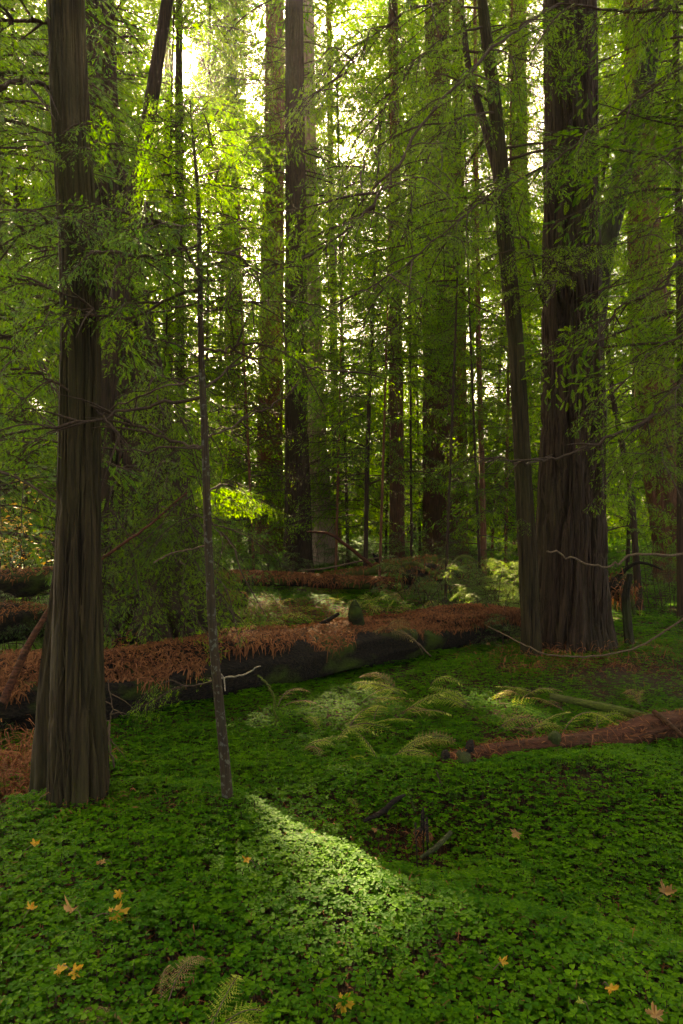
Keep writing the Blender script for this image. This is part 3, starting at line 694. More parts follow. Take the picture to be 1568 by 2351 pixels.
limb(sr, sro, [(1720, 1290, 5.6), (1568, 1274, 5.3), (1450, 1276, 5.2), (1390, 1302, 5.2), (1320, 1284, 5.2), (1255, 1265, 5.2)], .011, .007, n=0, wood='dead_twig', seed=94, label='pale bare limb crossing in front of the thick trunk')
for i, (y, x1, y1) in enumerate([(760, 1430, 880), (860, 1460, 1010), (960, 1500, 1060), (480, 1450, 560), (330, 1440, 430), (1010, 1480, 1080)]):
    limb(sr, sro, [(1715, y - 60, 5.6), (1620, y - 20, 5.3), ((1560 + x1) / 2, (y + y1) / 2 - 10, 5.1), (x1, y1, 5.0)], .012, .004, n=9, t0=.2, size=.6, seed=95 + i, sub=4, **W)

# ------------------------------------------------------------------ named trees of the middle distance and beyond
F = dict(lod='far')
tree('straight dark redwood trunk in the middle of the wood behind the mossy logs', 17.5,
    [(684, 1330, 36), (684, 1250, 32), (684, 1150, 30), (682, 1000, 27), (680, 800, 26), (680, 500, 24), (677, 200, 22), (675, 0, 21)], 'bark_brown',
    [dict(z0=9.5, z1=16, n=40, l0=1.4, l1=3.0, az=PI / 2, spread=1.9, **F), dict(z0=15, z1=34, n=120, l0=2, l1=4, lod='roof')], 36, 31, 90, .12, .16, 22, .12, .1)
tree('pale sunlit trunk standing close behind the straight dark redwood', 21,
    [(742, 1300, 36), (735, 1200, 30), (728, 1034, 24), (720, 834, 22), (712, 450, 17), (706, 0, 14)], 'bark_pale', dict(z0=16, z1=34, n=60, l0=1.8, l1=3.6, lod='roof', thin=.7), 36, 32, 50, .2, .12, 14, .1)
tree('broad reddish redwood trunk left of the straight dark one, half veiled by sprays', 24,
    [(618, 1295, 33), (620, 1000, 29), (626, 600, 27), (630, 300, 24), (632, 0, 21)], 'bark_red', [dict(z0=13, z1=20, n=34, l0=1.6, l1=3.2, az=PI / 2, spread=1.9, **F), dict(z0=17, z1=38, n=80, l0=2, l1=4, lod='roof', thin=.7)], 38, 33, 60, .2, .14, 16, .1)
tree('slender redwood trunk seen through bright leaves below the white sky gap', 26,
    [(532, 1300, 24), (533, 1100, 21), (533, 600, 18), (533, 300, 16), (532, 60, 15)], 'bark_red', [dict(z0=13, z1=21, n=34, l0=1.6, l1=3.2, az=PI / 2, spread=1.9, **F), dict(z0=20, z1=38, n=60, l0=2, l1=3.8, lod='roof', thin=.7)], 38, 34, 40, .25, .12, 12, .1)
tree('dark straight trunk rising behind the mossy root tangle', 17,
    [(912, 1295, 19), (912, 1100, 17), (909, 784, 15), (906, 400, 13), (902, 0, 11)], 'bark_warm', [dict(z0=5.0, z1=14, n=60, l0=1.2, l1=2.8, az=PI / 2, spread=1.9, **F), dict(z0=14, z1=30, n=60, l0=2, l1=3.4, lod='roof', thin=.7)], 32, 35, 44, .15, .12, 12, .1)
tree('wide dark redwood trunk draped with sprays beyond the root tangle', 20,
    [(1015, 1300, 46), (1014, 1150, 42), (1010, 830, 38), (1006, 400, 33), (1003, 0, 28)], 'bark_warm', [dict(z0=7.5, z1=17, n=36, l0=1.6, l1=3.2, az=PI / 2, spread=1.9, **F), dict(z0=17, z1=36, n=120, l0=2.2, l1=4.4, lod='roof')], 38, 36, 64, .18, .16, 16, .12)
tree('narrower red trunk touching the right side of the wide dark redwood', 21.5,
    [(1056, 1290, 20), (1055, 1000, 18), (1052, 600, 16), (1050, 0, 13)], 'bark_red', [dict(z0=9, z1=18, n=34, l0=1.2, l1=2.6, az=PI / 2, spread=1.9, **F), dict(z0=18, z1=34, n=50, l0=2, l1=3.4, lod='roof', thin=.7)], 34, 37, 36, .2, .14, 12, .1)
tree('thin reddish pole of a trunk between the wide dark redwood and the slim bending one', 15,
    [(1112, 1290, 7.5), (1106, 1050, 6.5), (1098, 784, 6), (1094, 400, 5), (1090, 0, 4)], 'bark_red', [dict(z0=3.4, z1=12, n=46, l0=1.0, l1=2.2, lod='mid')], 14, 38, 24, .15, .1, 8, .05)
tree('large red-brown redwood leaning left near the right edge', 15,
    [(1552, 1320, 50), (1545, 1250, 46), (1512, 984, 46), (1492, 784, 45), (1478, 500, 36), (1466, 200, 29), (1460, 0, 26)], 'bark_red', [dict(z0=8, z1=14, n=30, l0=1.4, l1=2.8, az=PI / 2, spread=1.9, **F), dict(z0=14, z1=32, n=80, l0=2, l1=3.8, lod='roof', thin=.7)], 34, 39, 80, .12, .16, 18, .1, .1)
tree('faint brown trunk in the bright strip left of the thick dark redwood', 27,
    [(1200, 1280, 22), (1195, 700, 20), (1192, 300, 18), (1190, 0, 17)], 'bark_red', [dict(z0=3, z1=17, n=46, l0=1.4, l1=2.8, az=PI / 2, spread=1.9, **F), dict(z0=22, z1=38, n=60, l0=2, l1=3.8, lod='roof', thin=.7)], 38, 40, 40, .25, .12, 12, .1)
sn, sna, sno = tree('broken snag with a flat snapped top at the far left', 16,
    [(47, 1310, 22), (46, 1000, 19), (45, 700, 17), (46, 425, 15)], 'bark_brown', None, 4, 41, 40, .15, .14, 12, .1, name='broken_snag', cat='dead tree')
tree('dim trunk just left of the nearest grey one, behind blue-green sprays', 18,
    [(122, 1300, 17), (121, 1000, 15), (118, 600, 13), (116, 0, 10)], 'bark_brown', [dict(z0=5, z1=16, n=50, l0=1.3, l1=2.8, az=PI / 2, spread=1.9, **F), dict(z0=16, z1=30, n=40, l0=2, l1=3.4, lod='roof', thin=.7)], 32, 42, 36, .2, .12, 10, .1)
tree('slim dark trunk at the top right corner behind dark boughs', 10,
    [(1566, 1350, 11), (1562, 700, 9), (1556, 300, 8), (1550, 0, 7)], 'bark_brown', [dict(z0=3.2, z1=12, n=54, l0=1.0, l1=2.2, lod='mid')], 15, 43, 28, .15, .1, 8, .05)
tree('crooked thin leaning trunk right of the thick dark redwood', 11,
    [(1470, 1320, 8), (1449, 1134, 7), (1426, 1020, 6.5), (1404, 909, 6), (1385, 700, 5)], 'bark_brown', [dict(z0=2.2, z1=8.5, n=40, l0=.9, l1=2.0, lod='mid')], 10, 44, 24, .12, .1, 8, .05)
tree('thin grey trunk below the sun, behind the sapling top', 22,
    [(415, 1300, 13), (413, 900, 11.5), (412, 450, 10), (411, 200, 9)], 'bark_brown', [dict(z0=10.5, z1=20, n=60, l0=1.6, l1=3.2, az=PI / 2, spread=1.9, **F), dict(z0=20, z1=36, n=40, l0=2, l1=3.4, lod='roof', thin=.7)], 36, 45, 32, .25, .1, 10, .05)
tree('very thin dark pole of a trunk between the pale trunk and the root tangle', 14,
    [(838, 1290, 5.5), (843, 1050, 5), (852, 800, 4.4), (866, 500, 3.4)], 'bark_brown', [dict(z0=2.2, z1=9, n=50, l0=.9, l1=2.1, lod='mid')], 10, 46, 20, .15, .1, 8, .05)

# young conifers filling the wood between the trunks
young = [  # px, D, foot half width px, height, lowest branch, branches, length, lod, leaf, label
    (585, 15.5, 5, 9, .8, 70, 1.9, 'mid', 'needles', 'low young conifer left of the straight dark trunk'),
    (470, 19, 7, 20, 2.5, 130, 3.0, 'far', 'needles_far', 'yellow-lit young conifer behind the sapling'),
    (800, 19.5, 6, 15, 1.5, 100, 2.4, 'far', 'needles_far', 'feathery young conifer right of the pale trunk'),
    (870, 13.2, 5, 11, 3.2, 64, 2.2, 'mid', 'needles', 'tall young conifer hanging over the mossy logs'),
    (945, 14.5, 5, 10, .9, 36, 1.4, 'mid', 'needles_blue', 'dense young conifer in front of the wide dark redwood'),
    (1105, 12.5, 5, 10, .7, 44, 1.4, 'mid', 'needles', 'young conifer with low boughs left of the slim bending trunk'),
    (1160, 17, 6, 16, 1.0, 90, 2.6, 'far', 'needles', 'shaded young conifer directly behind the slim bending trunk'),
    (1392, 13.5, 6, 13, 1.2, 60, 1.7, 'mid', 'needles', 'young conifer filling the gap right of the thick dark trunk'),
    (1440, 18, 7, 18, 2.0, 90, 2.7, 'far', 'needles', 'tall conifer behind the mossy leaning trunk'),
    (1640, 12, 6, 12, 1.0, 40, 1.9, 'mid', 'needles_blue', 'young conifer at the right edge over the sunlit clearing'),
    (70, 12, 6, 12, .9, 80, 2.3, 'mid', 'needles_blue', 'blue-green young conifer left of the grey trunk'),
    (-10, 15, 6, 16, 1.2, 90, 2.8, 'far', 'needles', 'conifer at the left edge behind the yellow bush'),
    (250, 16, 6, 18, 2.0, 120, 3.0, 'far', 'needles_far', 'conifer between the grey trunk and the leaning stem'),
    (360, 14, 5, 15, 4.0, 80, 2.4, 'far', 'needles_far', 'bright conifer under the sun behind the old redwood'),
    (1265, 19, 6, 17, 2.0, 80, 2.6, 'far', 'needles_far', 'conifer glimpsed in the bright strip beside the thick trunk'),
    (745, 26, 7, 21, 3.0, 100, 3.0, 'far', 'needles_far', 'sunlit distant conifer above the pale trunk'),
    (885, 22, 5, 21, 1.5, 120, 3.0, 'far', 'needles', 'dim green conifer between the trunk behind the roots and the thin dark pole'),
    (965, 25, 5, 22, 1.5, 120, 3.2, 'far', 'needles_far', 'tall green conifer just left of the wide dark redwood'),
    (1128, 21, 5, 20, 1.0, 120, 3.0, 'far', 'needles', 'full green conifer beyond the thin reddish pole'),
    (655, 29, 5, 20, 1.0, 110, 3.2, 'far', 'needles_far', 'conifer between the broad reddish trunk and the straight dark one'),
    (575, 23, 5, 18, 1.0, 110, 2.8, 'far', 'needles', 'conifer filling the gap right of the slender trunk'),
    (770, 15.5, 5, 9, 1.2, 60, 1.7, 'mid', 'needles', 'low loose conifer in front of the pale trunk foot'),
    (1225, 24, 5, 13, 1.0, 90, 2.6, 'far', 'needles', 'conifer low in the gap beside the thick dark trunk'),
    (1020, 10.8, 5, 10, 5.0, 40, 1.9, 'mid', 'needles', 'dark boughs of a young conifer high above the root tangle'),
]
for i, (px, D, hw, H, z0, n, L, lod, leaf, lab) in enumerate(young):
    tree(lab, D, [(px, 1175 + 1.6 / D * 1567, hw * .7), (px + (i * 37 % 61) - 30, 700, hw * .45)], 'bark_brown' if i % 3 else 'bark_red',
         [dict(z0=z0, z1=H - .4, n=n, l0=L * .6, l1=L, lod=lod)], H, 60 + i, 18, .3, .1, 8, .1, leaf=leaf, name='young_conifer')

# the far wood
far = [
    (20, 30, 15, 'pair'), (90, 38, 12, ''), (165, 33, 14, ''), (285, 36, 15, ''), (385, 32, 14, ''), (455, 40, 13, ''), (500, 34, 10, ''), (575, 42, 15, ''), (660, 46, 16, ''),
    (775, 31, 11, ''), (830, 37, 14, ''), (880, 44, 15, ''), (945, 33, 11, ''), (1080, 30, 12, ''), (1135, 36, 14, ''), (1235, 44, 15, ''), (1300, 34, 12, ''), (1400, 31, 13, ''), (1460, 38, 14, ''), (1530, 33, 14, ''), (1620, 30, 16, ''), (-60, 34, 16, '')]
where = ['far left edge beyond the yellow bush', 'beside the broken snag', 'just beyond the dim trunk at left', 'behind the old redwood', 'below the sun beyond the thin grey trunk', 'beyond the sapling top', 'left of the slender trunk under the sky gap',
    'between the slender and the broad reddish trunks', 'behind the straight dark redwood', 'right of the pale trunk', 'beyond the very thin dark pole', 'left of the trunk behind the root tangle', 'left of the wide dark redwood', 'right of the narrower red trunk',
    'beyond the slim bending trunk', 'in the bright strip of sky by the thick trunk', 'hidden mostly by the thick dark redwood', 'right of the thick dark redwood', 'beyond the mossy leaning trunk', 'beyond the large red-brown redwood', 'at the far right edge', 'past the far left edge']
for i, ((px, D, hw, _), wh) in enumerate(zip(far, where)):
    hw *= (1.2, .5, 1.0, .4, .9)[i % 5]
    if px in (90, 455, 575, 660, 830, 880, 1135, 1235, 1400): continue
    gap = px in (575, 1235, 385, 455)
    tree('hazy distant redwood ' + wh, D, [(px, 1175 + 1.6 / D * 1567, hw), (px + (i * 53 % 47) - 23, 400, hw * .8)], 'bark_red' if i % 2 else 'bark_brown',
         [dict(z0=.4 if i % 3 else 2, z1=(14 if gap else 32), n=(34 if gap else 100 if px < 520 else 72), l0=2.6, l1=5.0, taper=False, **F)] + [], 44, 90 + i, 20, .5, .12, 10, .1, leaf='needles_far', group='hazy redwoods at the back of the wood')

# the wood far beyond them, where crowns run together
def distant_wood():
    rng = np.random.RandomState(321); mb = MB(); k = 0
    while k < 7000:
        px, D = rng.uniform(-260, 1830), rng.uniform(40, 54); z = (44 if k % 4 else 9) * rng.rand() ** 1.2
        py = 1175 - (z - CAMZ) / D * 1567
        dens = .35 + .65 * smooth((NA(px / 130 + 7, py / 210) - .28) * 4)
        if rng.rand() > dens: continue
        put_spray(mb, TPL['roof'][k % 4], np.array([(px - 784) / 1567 * D, D, z]), rng.rand() * 6.28, rng.randn() * .25 - .1, rng.randn() * .4, rng.uniform(1.0, 1.9), rng, 1, rng.randn() * .08); k += 1
    for k in range(2600):        # it goes on all round, behind the viewer too
        a = rng.uniform(R(35), R(325)); D = rng.uniform(20, 42); z = 34 * rng.rand() ** 1.1
        put_spray(mb, TPL['roof'][k % 4], np.array([math.sin(a) * D, math.cos(a) * D, z]), rng.rand() * 6.28, rng.randn() * .25 - .1, rng.randn() * .4, rng.uniform(1.0, 1.7), rng, 1, rng.randn() * .08, cull=False)
    tag(mb.build('distant_wood', [M['twig'], M['needles_far']]), 'far-off green wood closing the view on all sides behind the trunks', 'woods', kind='stuff')
distant_wood()

# ------------------------------------------------------------------ shrubs
def bush(label, px, D, w, h, n, leaf='shrub', lod='mid', name='huckleberry_shrub', seed=0, size=.5, depth=None, shift=0.0):
    rng = np.random.RandomState(seed + 300)
    x, y = (px - 784) / 1567 * D, D; z = float(gh(x, y))
    root = thing(name, label, 'shrub', (x, y, z))
    st, lf = MB(), MB()
    for k in range(n):
        bx, by = x + np.clip(rng.randn(), -1.5, 1.5) * w * .33, y + np.clip(rng.randn(), -1.5, 1.5) * (depth or w * .4) * .5
        tx, ty, tz = bx + rng.randn() * .2 * w, by + rng.randn() * .15, z + h * rng.uniform(.35, 1.0)
        q = curve([(bx, by, float(gh(bx, by)) - .03), ((bx + tx) / 2, (by + ty) / 2, z + (tz - z) * .6), (tx, ty, tz)], 6)
        tube(st, q, np.linspace(.007, .002, 6), 4, cap=False)
        for j in range(3):
            p = q[-1 - j]; put_spray(lf, TPL[lod][rng.randint(len(TPL[lod]))], p, rng.rand() * 6.28, rng.uniform(-.2, .35), rng.randn() * .4, size * rng.uniform(.5, 1.1) / 2.0, rng, 1, shift + rng.randn() * .1)
    if lod != 'far': st.build('stems', M['twig'], root, (x, y, z))
    lf.build('foliage', [M['twig'], M[leaf]], root, (x, y, z))
bush('light green shrub behind the long log beside the slim bending trunk', 1120, 9.4, 1.5, 1.0, 60, seed=1, shift=.35)
bush('small green shrub at the foot of the root tangle', 1020, 11.6, 1.2, .8, 26, seed=2, shift=.2)
bush('low shrub in the clearing right of the thick dark trunk', 1465, 12.2, 1.6, .8, 26, seed=3)
bush('grey-green shrub at the right edge behind the clearing', 1540, 11.0, 1.4, 1.4, 32, seed=4, leaf='needles_blue')
bush('green shrub left of the grey trunk, over the decaying logs', 100, 7.3, 1.0, .9, 24, seed=5, size=.55)
bush('dark low shrub at the far end of the long log', 1150, 7.6, .5, .4, 12, seed=6, size=.4)
bush('small shrub between the straight dark trunk and the slender one', 590, 16, 1.6, 1.2, 24, seed=7, shift=.15)
bush('low shrub behind the sapling, left of the bright clearing', 545, 15, 1.2, .8, 18, seed=8)
bush('green brush beneath the wide dark redwood', 960, 17, 2.4, 1.4, 30, seed=9)
bush('dim brush between the pale trunk and the thin dark pole', 800, 18, 2.4, 1.2, 26, seed=10)
bush('brush beneath the narrower red trunk', 1075, 15.5, 1.8, 1.3, 28, seed=11)
bush('distant low brush closing the gap right of the pale trunk', 815, 26, 7, 3.5, 60, seed=20, size=1.2, lod='far', leaf='needles_far')
bush('distant low brush behind the slender trunk', 520, 27, 7, 3.5, 60, seed=21, size=1.2, lod='far', leaf='needles_far')
bush('distant low brush behind the wide dark redwood', 1040, 26, 7, 3.5, 60, seed=22, size=1.2, lod='far', leaf='needles_far')
bush('distant low brush far behind the thick dark trunk', 1300, 25, 7, 3.5, 60, seed=23, size=1.2, lod='far', leaf='needles_far')
bush('distant low brush at the far left', 130, 26, 7, 3.5, 60, seed=24, size=1.2, lod='far', leaf='needles_far')
bush('low sprays at the left edge beside the grey trunk foot', 30, 5.2, .7, .45, 16, seed=12, size=.35, leaf='needles_blue')

def leafy(label, px, py, D, w, h, n, leaf, seed):
    """broadleaf shrub: stems with many small flat leaves in tiers"""
    rng = np.random.RandomState(seed); c = P(px, py, D); z = float(gh(c[0], D))
    root = thing('vine_maple', label, 'shrub', (c[0], D, z)); st, lf = MB(), MB()
    for k in range(n):
        tip = c + rng.randn(3) * [w * .5, w * .35, h * .5]
        b = np.array([c[0] + rng.randn() * .15, D + rng.randn() * .15, z])
        q = curve([b, (b * .4 + tip * .6) + [0, 0, .1], tip], 8); tube(st, q, np.linspace(.012, .002, 8), 4, cap=False)
        m = 22; o = q[rng.randint(4, 8, m)] + rng.randn(m, 3) * [.16, .16, .05]
        d = rng.randn(m, 3) * [1, 1, .25]; up = np.tile([0, 0, 1.], (m, 1)) + rng.randn(m, 3) * .35
        V, FF, tn = place((np.array([(0, 0, 0), (.3, .42, 0), (.55, .2, 0), (1, 0, -.1), (.55, -.2, 0), (.3, -.42, 0)]), np.array([[0, 1, 2, 3, 4, 5]])), o, d, up, rng.uniform(.05, .09, m), rng, np.clip(rng.randn(m) * .25 + .5, 0, 1))
        lf.add(V, FF, 0, tn)
    st.build('stems', M['twig'], root, (c[0], D, z)); lf.build('leaves', M[leaf], root, (c[0], D, z))
leafy('vine maple with bright yellow autumn leaves at the left edge', 22, 1215, 9.5, .42, .5, 26, 'yellow_leaf', 1)
leafy('green vine maple mixed below the yellow one by the grey trunk', 75, 1270, 9.0, .4, .4, 20, 'shrub', 2)

# ------------------------------------------------------------------ fallen logs
def litter_on(mb, q, rr, n, rng, surf=None, half=R(75), t0=0, t1=1, hang=.15, lo=.016, hi=.042, shift=0.0, w=.003):
    i = (rng.uniform(t0, t1, n) * (len(q) - 1)); k = np.clip(i.astype(int), 0, len(q) - 2); f = (i - k)[:, None]
    c = q[k] * (1 - f) + q[k + 1] * f; r = np.interp(i, np.arange(len(q)), rr)
    t = q[k + 1] - q[k]; t /= np.linalg.norm(t, axis=1)[:, None]
    s = np.cross(t, [0, 0, 1.]); s /= np.linalg.norm(s, axis=1)[:, None]; u = np.cross(s, t)
    patch = NA(i * .45, np.zeros(n) + 3) * .5 + .72
    ph = rng.uniform(-1, 1, n) * half * patch
    nn = s * np.sin(ph)[:, None] + u * np.cos(ph)[:, None]
    edge = np.abs(ph) > half * patch * .85
    Rg, fu, fw = surf; ns = Rg.shape[1]
    ang = np.arctan2((nn * fw[k]).sum(1), (nn * fu[k]).sum(1)) % (2 * PI); j = (ang / (2 * PI) * ns).astype(int) % ns
    r = np.maximum(Rg[k, j], Rg[np.minimum(k + 1, len(q) - 1), (j + 1) % ns])
    p = c + nn * (r * rng.uniform(1.0, 1.07, n))[:, None]
    dashes(mb, p[~edge], nn[~edge], rng, lo, hi, w, 0, .2, shift); dashes(mb, p[edge], nn[edge], rng, lo, hi * 1.2, w, 0, 1.1, shift)

def log(label, pts, r, wood, seed, nseg=40, ridge=.14, litter=0, stubs=(), name='fallen_log', group=None, moss_n=0, **kw):
    p = np.array(pts, float); root = thing(name, label, 'log', p[0], group); o = p[0]
    mb = MB(); q, rr = rough_tube(mb, p, r, seed, nseg, ridge, 12, 110); surf = LAST
    mb.build('stem', M[wood], root, o, True)
    rng = np.random.RandomState(seed + 70)
    for j, (t, d, l, rad, w) in enumerate(stubs):
        i = int(t * (len(q) - 1)); d = np.array(d, float); d /= np.linalg.norm(d)
        b = q[i] + d * rr[i] * .6; mb = MB()
        rough_tube(mb, [b, b + d * (l * .5 + rr[i] * .4), b + d * (l + rr[i] * .4) + [0.01, 0, .0]], [rad * 1.25, rad, rad * .22], seed + j + 5, 16, .5, 6, 14)
        mb.build('branch_stub', M[w], root, o, True)
    if litter:
        mb = MB(); litter_on(mb, q, rr, litter, rng, surf=surf, **kw)
        tag(mb.build('needle_litter', M['litter'], root, o), None, None, kind='stuff')
    return root, q, rr
def ctr(px, py, D, r): return P(px, py, D)
L1 = [P(-330, 1625, 4.5), P(0, 1592, 4.95), P(250, 1576, 5.3), P(500, 1535, 5.85), P(840, 1474, 6.9), P(1010, 1452, 7.5), P(1120, 1438, 7.9), P(1200, 1430, 8.2)]
log('long rotting log across the scene, covered in rusty fallen needles', L1, [.27, .26, .265, .25, .235, .22, .2, .16], 'rot', 3, 64, .42, 26000,
    [(.565, (-.08, -.35, 1), .25, .06, 'rot'), (.84, (.1, -.2, 1), .10, .05, 'rot'), (.63, (.6, -1, .3), .08, .05, 'moss_dark'), (.33, (-.3, -1, .2), .05, .04, 'moss_dark')], half=R(66), t0=.12, t1=.97, w=.0040, lo=.028, hi=.062)
stick('short dark broken branch lying on top of the long log', [P(728, 1436, 6.75), P(752, 1424, 6.75), P(778, 1408, 6.8)], [.022, .016], 'rot', seed=5, rough=True)
stick('thin bare stick leaning from the long log down to the sorrel', [P(905, 1436, 7.0), P(950, 1468, 6.75), P(990, 1506, 6.6)], [.010, .006], 'dead_twig', seed=6, sides=2)
log('needle-covered log at the back of the bright clearing', [P(480, 1330, 13.2), P(560, 1328, 13.2), P(660, 1331, 13.3), P(760, 1336, 13.2), P(905, 1340, 13.0)], [.15, .15, .13, .13, .10], 'rot', 5, 30, .15, 4500, half=R(85), lo=.04, hi=.10, w=.006, shift=-.05)
log('mossy grey log lying above the needle-covered one', [P(740, 1322, 13.9), P(830, 1312, 14.0), P(900, 1300, 14.0), P(1005, 1288, 14.0)], [.05, .10, .14, .12], 'moss', 6, 28, .15, 900, [(.6, (-.7, 0, .8), .25, .05, 'rot')], half=R(60), lo=.04, hi=.09, w=.005)
log('small rotten log end behind the sapling in the clearing', [P(495, 1385, 10.8), P(530, 1378, 10.8), P(560, 1380, 10.7)], [.14, .14, .11], 'rot', 7, 26, .2, 1200, half=R(70), lo=.03, hi=.08, w=.004)
log('dark decaying log at the left edge, upper one', [P(-160, 1345, 8.2), P(40, 1336, 8.3), P(160, 1328, 8.6), P(260, 1326, 9.0)], [.17, .17, .16, .12], 'rot', 8, 36, .2, 2500, half=R(70), w=.004)
log('dark decaying log at the left edge, lower and thicker one', [P(-200, 1455, 6.6), P(0, 1432, 6.9), P(90, 1425, 7.2), P(130, 1420, 7.5)], [.22, .21, .17, .10], 'rot', 9, 40, .3, 2200, half=R(60), w=.004)
log('short red rotten log broken by the sorrel at right', [P(1012, 1757, 4.0), P(1070, 1742, 4.08), P(1150, 1726, 4.2), P(1300, 1712, 4.4), P(1400, 1700, 4.55), P(1500, 1672, 4.7), P(1620, 1655, 4.85), P(1740, 1630, 5.0)],
    [.05, .066, .072, .088, .10, .105, .105, .10], 'red_wood', 11, 44, .30, 520,
    [(.045, (-.1, -.1, 1), .03, .025, 'rot'), (.17, (0, -.1, 1), .045, .034, 'rot'), (.12, (.1, -1, .2), .05, .045, 'moss_dark'), (.40, (0, -.6, 1), .05, .040, 'moss_dark')], half=R(100), lo=.03, hi=.10, w=.0026, t1=.9)
stick('straight mossy pole leaning on the red rotten log', [P(1262, 1597, 5.15), P(1400, 1626, 5.0), P(1530, 1657, 4.85), P(1600, 1680, 4.8)], [.024, .032, .030, .028], 'moss', 'mossy_pole', 'branch', seed=12, rough=True)
stick('splintered red limb lying on the right end of the red log', [P(1500, 1632, 4.7), P(1540, 1665, 4.6), P(1590, 1710, 4.5)], [.018, .016, .012], 'red_wood', seed=13, rough=True)
stick('dead thin branch arching over the sorrel by the red log end', [P(1120, 1437, 7.4), P(1190, 1472, 6.6), P(1250, 1500, 6.35), P(1310, 1507, 6.3), P(1390, 1503, 6.3), P(1480, 1478, 6.3), P(1568, 1420, 6.3), P(1640, 1370, 6.3)], [.006, .008, .009, .010], 'dead_twig', seed=14, sides=9)
stick('dark mossy stub poking from the sorrel below the red log', [P(1050, 1783, 3.85), P(1075, 1798, 3.75), P(1110, 1810, 3.65)], [.024, .022, .010], 'moss_dark', seed=15, rough=True)
stick('dark forked stick rising from the hollow', [P(835, 1884, 3.35), P(880, 1862, 3.4), P(905, 1838, 3.42), P(930, 1824, 3.45)], [.008, .013, .012, .006], 'rot', seed=16, rough=True)
stick('mossy root end sloping out of the hollow', [P(965, 1968, 3.05), P(1000, 1945, 3.1), P(1035, 1910, 3.2)], [.006, .012, .010], 'moss_dark', 'tree_root', 'root', seed=17, rough=True)
stick('reddish dead stem leaning behind the grey trunk at left', [P(7, 1612, 4.3), P(60, 1490, 4.4), P(100, 1420, 4.45), P(132, 1368, 4.5)], [.026, .022, .018, .014], 'red_wood', 'dead_stem', 'branch', seed=18, rough=True)
stick('long reddish bare branch arching over the mossy log', [P(705, 1220, 12.6), P(755, 1225, 12.8), P(800, 1255, 12.9), P(855, 1299, 13.0)], [.018, .028, .034, .036], 'red_wood', seed=19, sides=6)
stick('grey twiggy branch lying behind the needle-covered log', [P(690, 1310, 13.7), P(760, 1302, 13.8), P(840, 1285, 13.9), P(905, 1275, 14)], [.012, .02, .016, .008], 'dead_twig', seed=20, sides=10)
stick('yellow mossy twig arching above the shaded end of the long log', [P(592, 1550, 4.6), P(615, 1572, 4.55), P(630, 1610, 4.5), P(632, 1665, 4.5)], [.006, .008, .008, .006], 'moss', seed=21, sides=6)
stick('thin upright twig standing beside the mossy stub', [P(1017, 1815, 3.65), P(1010, 1790, 3.66), P(1000, 1768, 3.66)], [.004, .003], 'twig', seed=22)
stick('small broken stick with pale bark at the grey trunk foot', [P(75, 1888, 3.2), P(78, 1860, 3.22), P(74, 1838, 3.24)], [.010, .007], 'dead_twig', seed=23, sides=3)
stick('thin bare forked twig rising beside the grey trunk', [P(262, 1760, 3.9), P(250, 1690, 3.85), P(256, 1630, 3.85), P(248, 1560, 3.85)], [.006, .004, .003], 'dead_twig', seed=24, sides=8)
# standing mossy stem at right
st, _, so2 = tree('short dead mossy stem standing right of the thick dark trunk', 7.3, [(1449, 1510, 11), (1441, 1430, 9), (1437, 1370, 9.5), (1446, 1316, 6)], 'moss_stem', None, .92, 50, 30, .03, .45, 7, .25, name='dead_stem', cat='dead tree')
limb(st, so2, [(1445, 1400, 7.3), (1462, 1385, 7.25), (1476, 1352, 7.2), (1484, 1318, 7.2)], .006, .002, seed=101, wood='twig', sub=6)
# mossy root tangle
def tangle(label, px, py, D, seed, n, w, h, wood='moss', r=.05, name='root_tangle'):
    rng = np.random.RandomState(seed); c = P(px, py, D); z = float(gh(c[0], D)); root = thing(name, label, 'roots', (c[0], D, z)); o = (c[0], D, z)
    core = MB(); rough_tube(core, [c + [-w * .7, 0, -h * .2], c + [0, 0, h * .05], c + [w * .6, .1, -h * .15]], [h * .28, h * .42, h * .22], seed, 26, .3, 8, 30); core.build('stump', M['rot'], root, o, True)
    for k in range(n):
        a = c + rng.randn(3) * [w * .3, .15, h * .2]; d = rng.randn(3) * [w * .5, .3, h * .5]
        mb = MB(); tube(mb, curve([a, a + d * .6 + [0, 0, .08], a + d + [0, -.05, -.05], a + d * 1.3 + [0, -.1, -.22]], 14), np.linspace(r * rng.uniform(.5, 1.1), r * .25, 14), 7)
        mb.build('root', M[wood if k % 3 else 'rot'], root, o, True)
    mb = MB(); nd = int(min(900, 60 + 2200 * w * h)); p = c + rng.randn(nd, 3) * [w * .5, min(.15, w * .6), h * .3]; p[:, 1] -= min(.1, w * .3); dashes(mb, p, np.tile([0, -.6, .8], (nd, 1)) + rng.randn(nd, 3) * .3, rng, min(.06, w * .4), min(.14, w * .9), min(.006, w * .03), 0, 1.2)
    tag(mb.build('needle_litter', M['litter'], root, o), None, None, kind='stuff')
tangle('upturned root tangle with bright moss at the end of the logs', 985, 1318, 12.6, 3, 12, .7, .42)
tangle('dark rotten stump behind the thick trunk in the right clearing', 1412, 1352, 10.6, 4, 6, .30, .40, 'moss_dark', .04, 'rotten_stump')
tangle('dark root hole in the middle of the sorrel', 968, 1912, 3.26, 5, 5, .05, .06, 'rot', .007, 'rotten_stump')
tangle('small dead root ball hanging at the old redwood foot', 285, 1475, 6.6, 6, 8, .16, .16, 'rot', .02, 'rotten_stump')

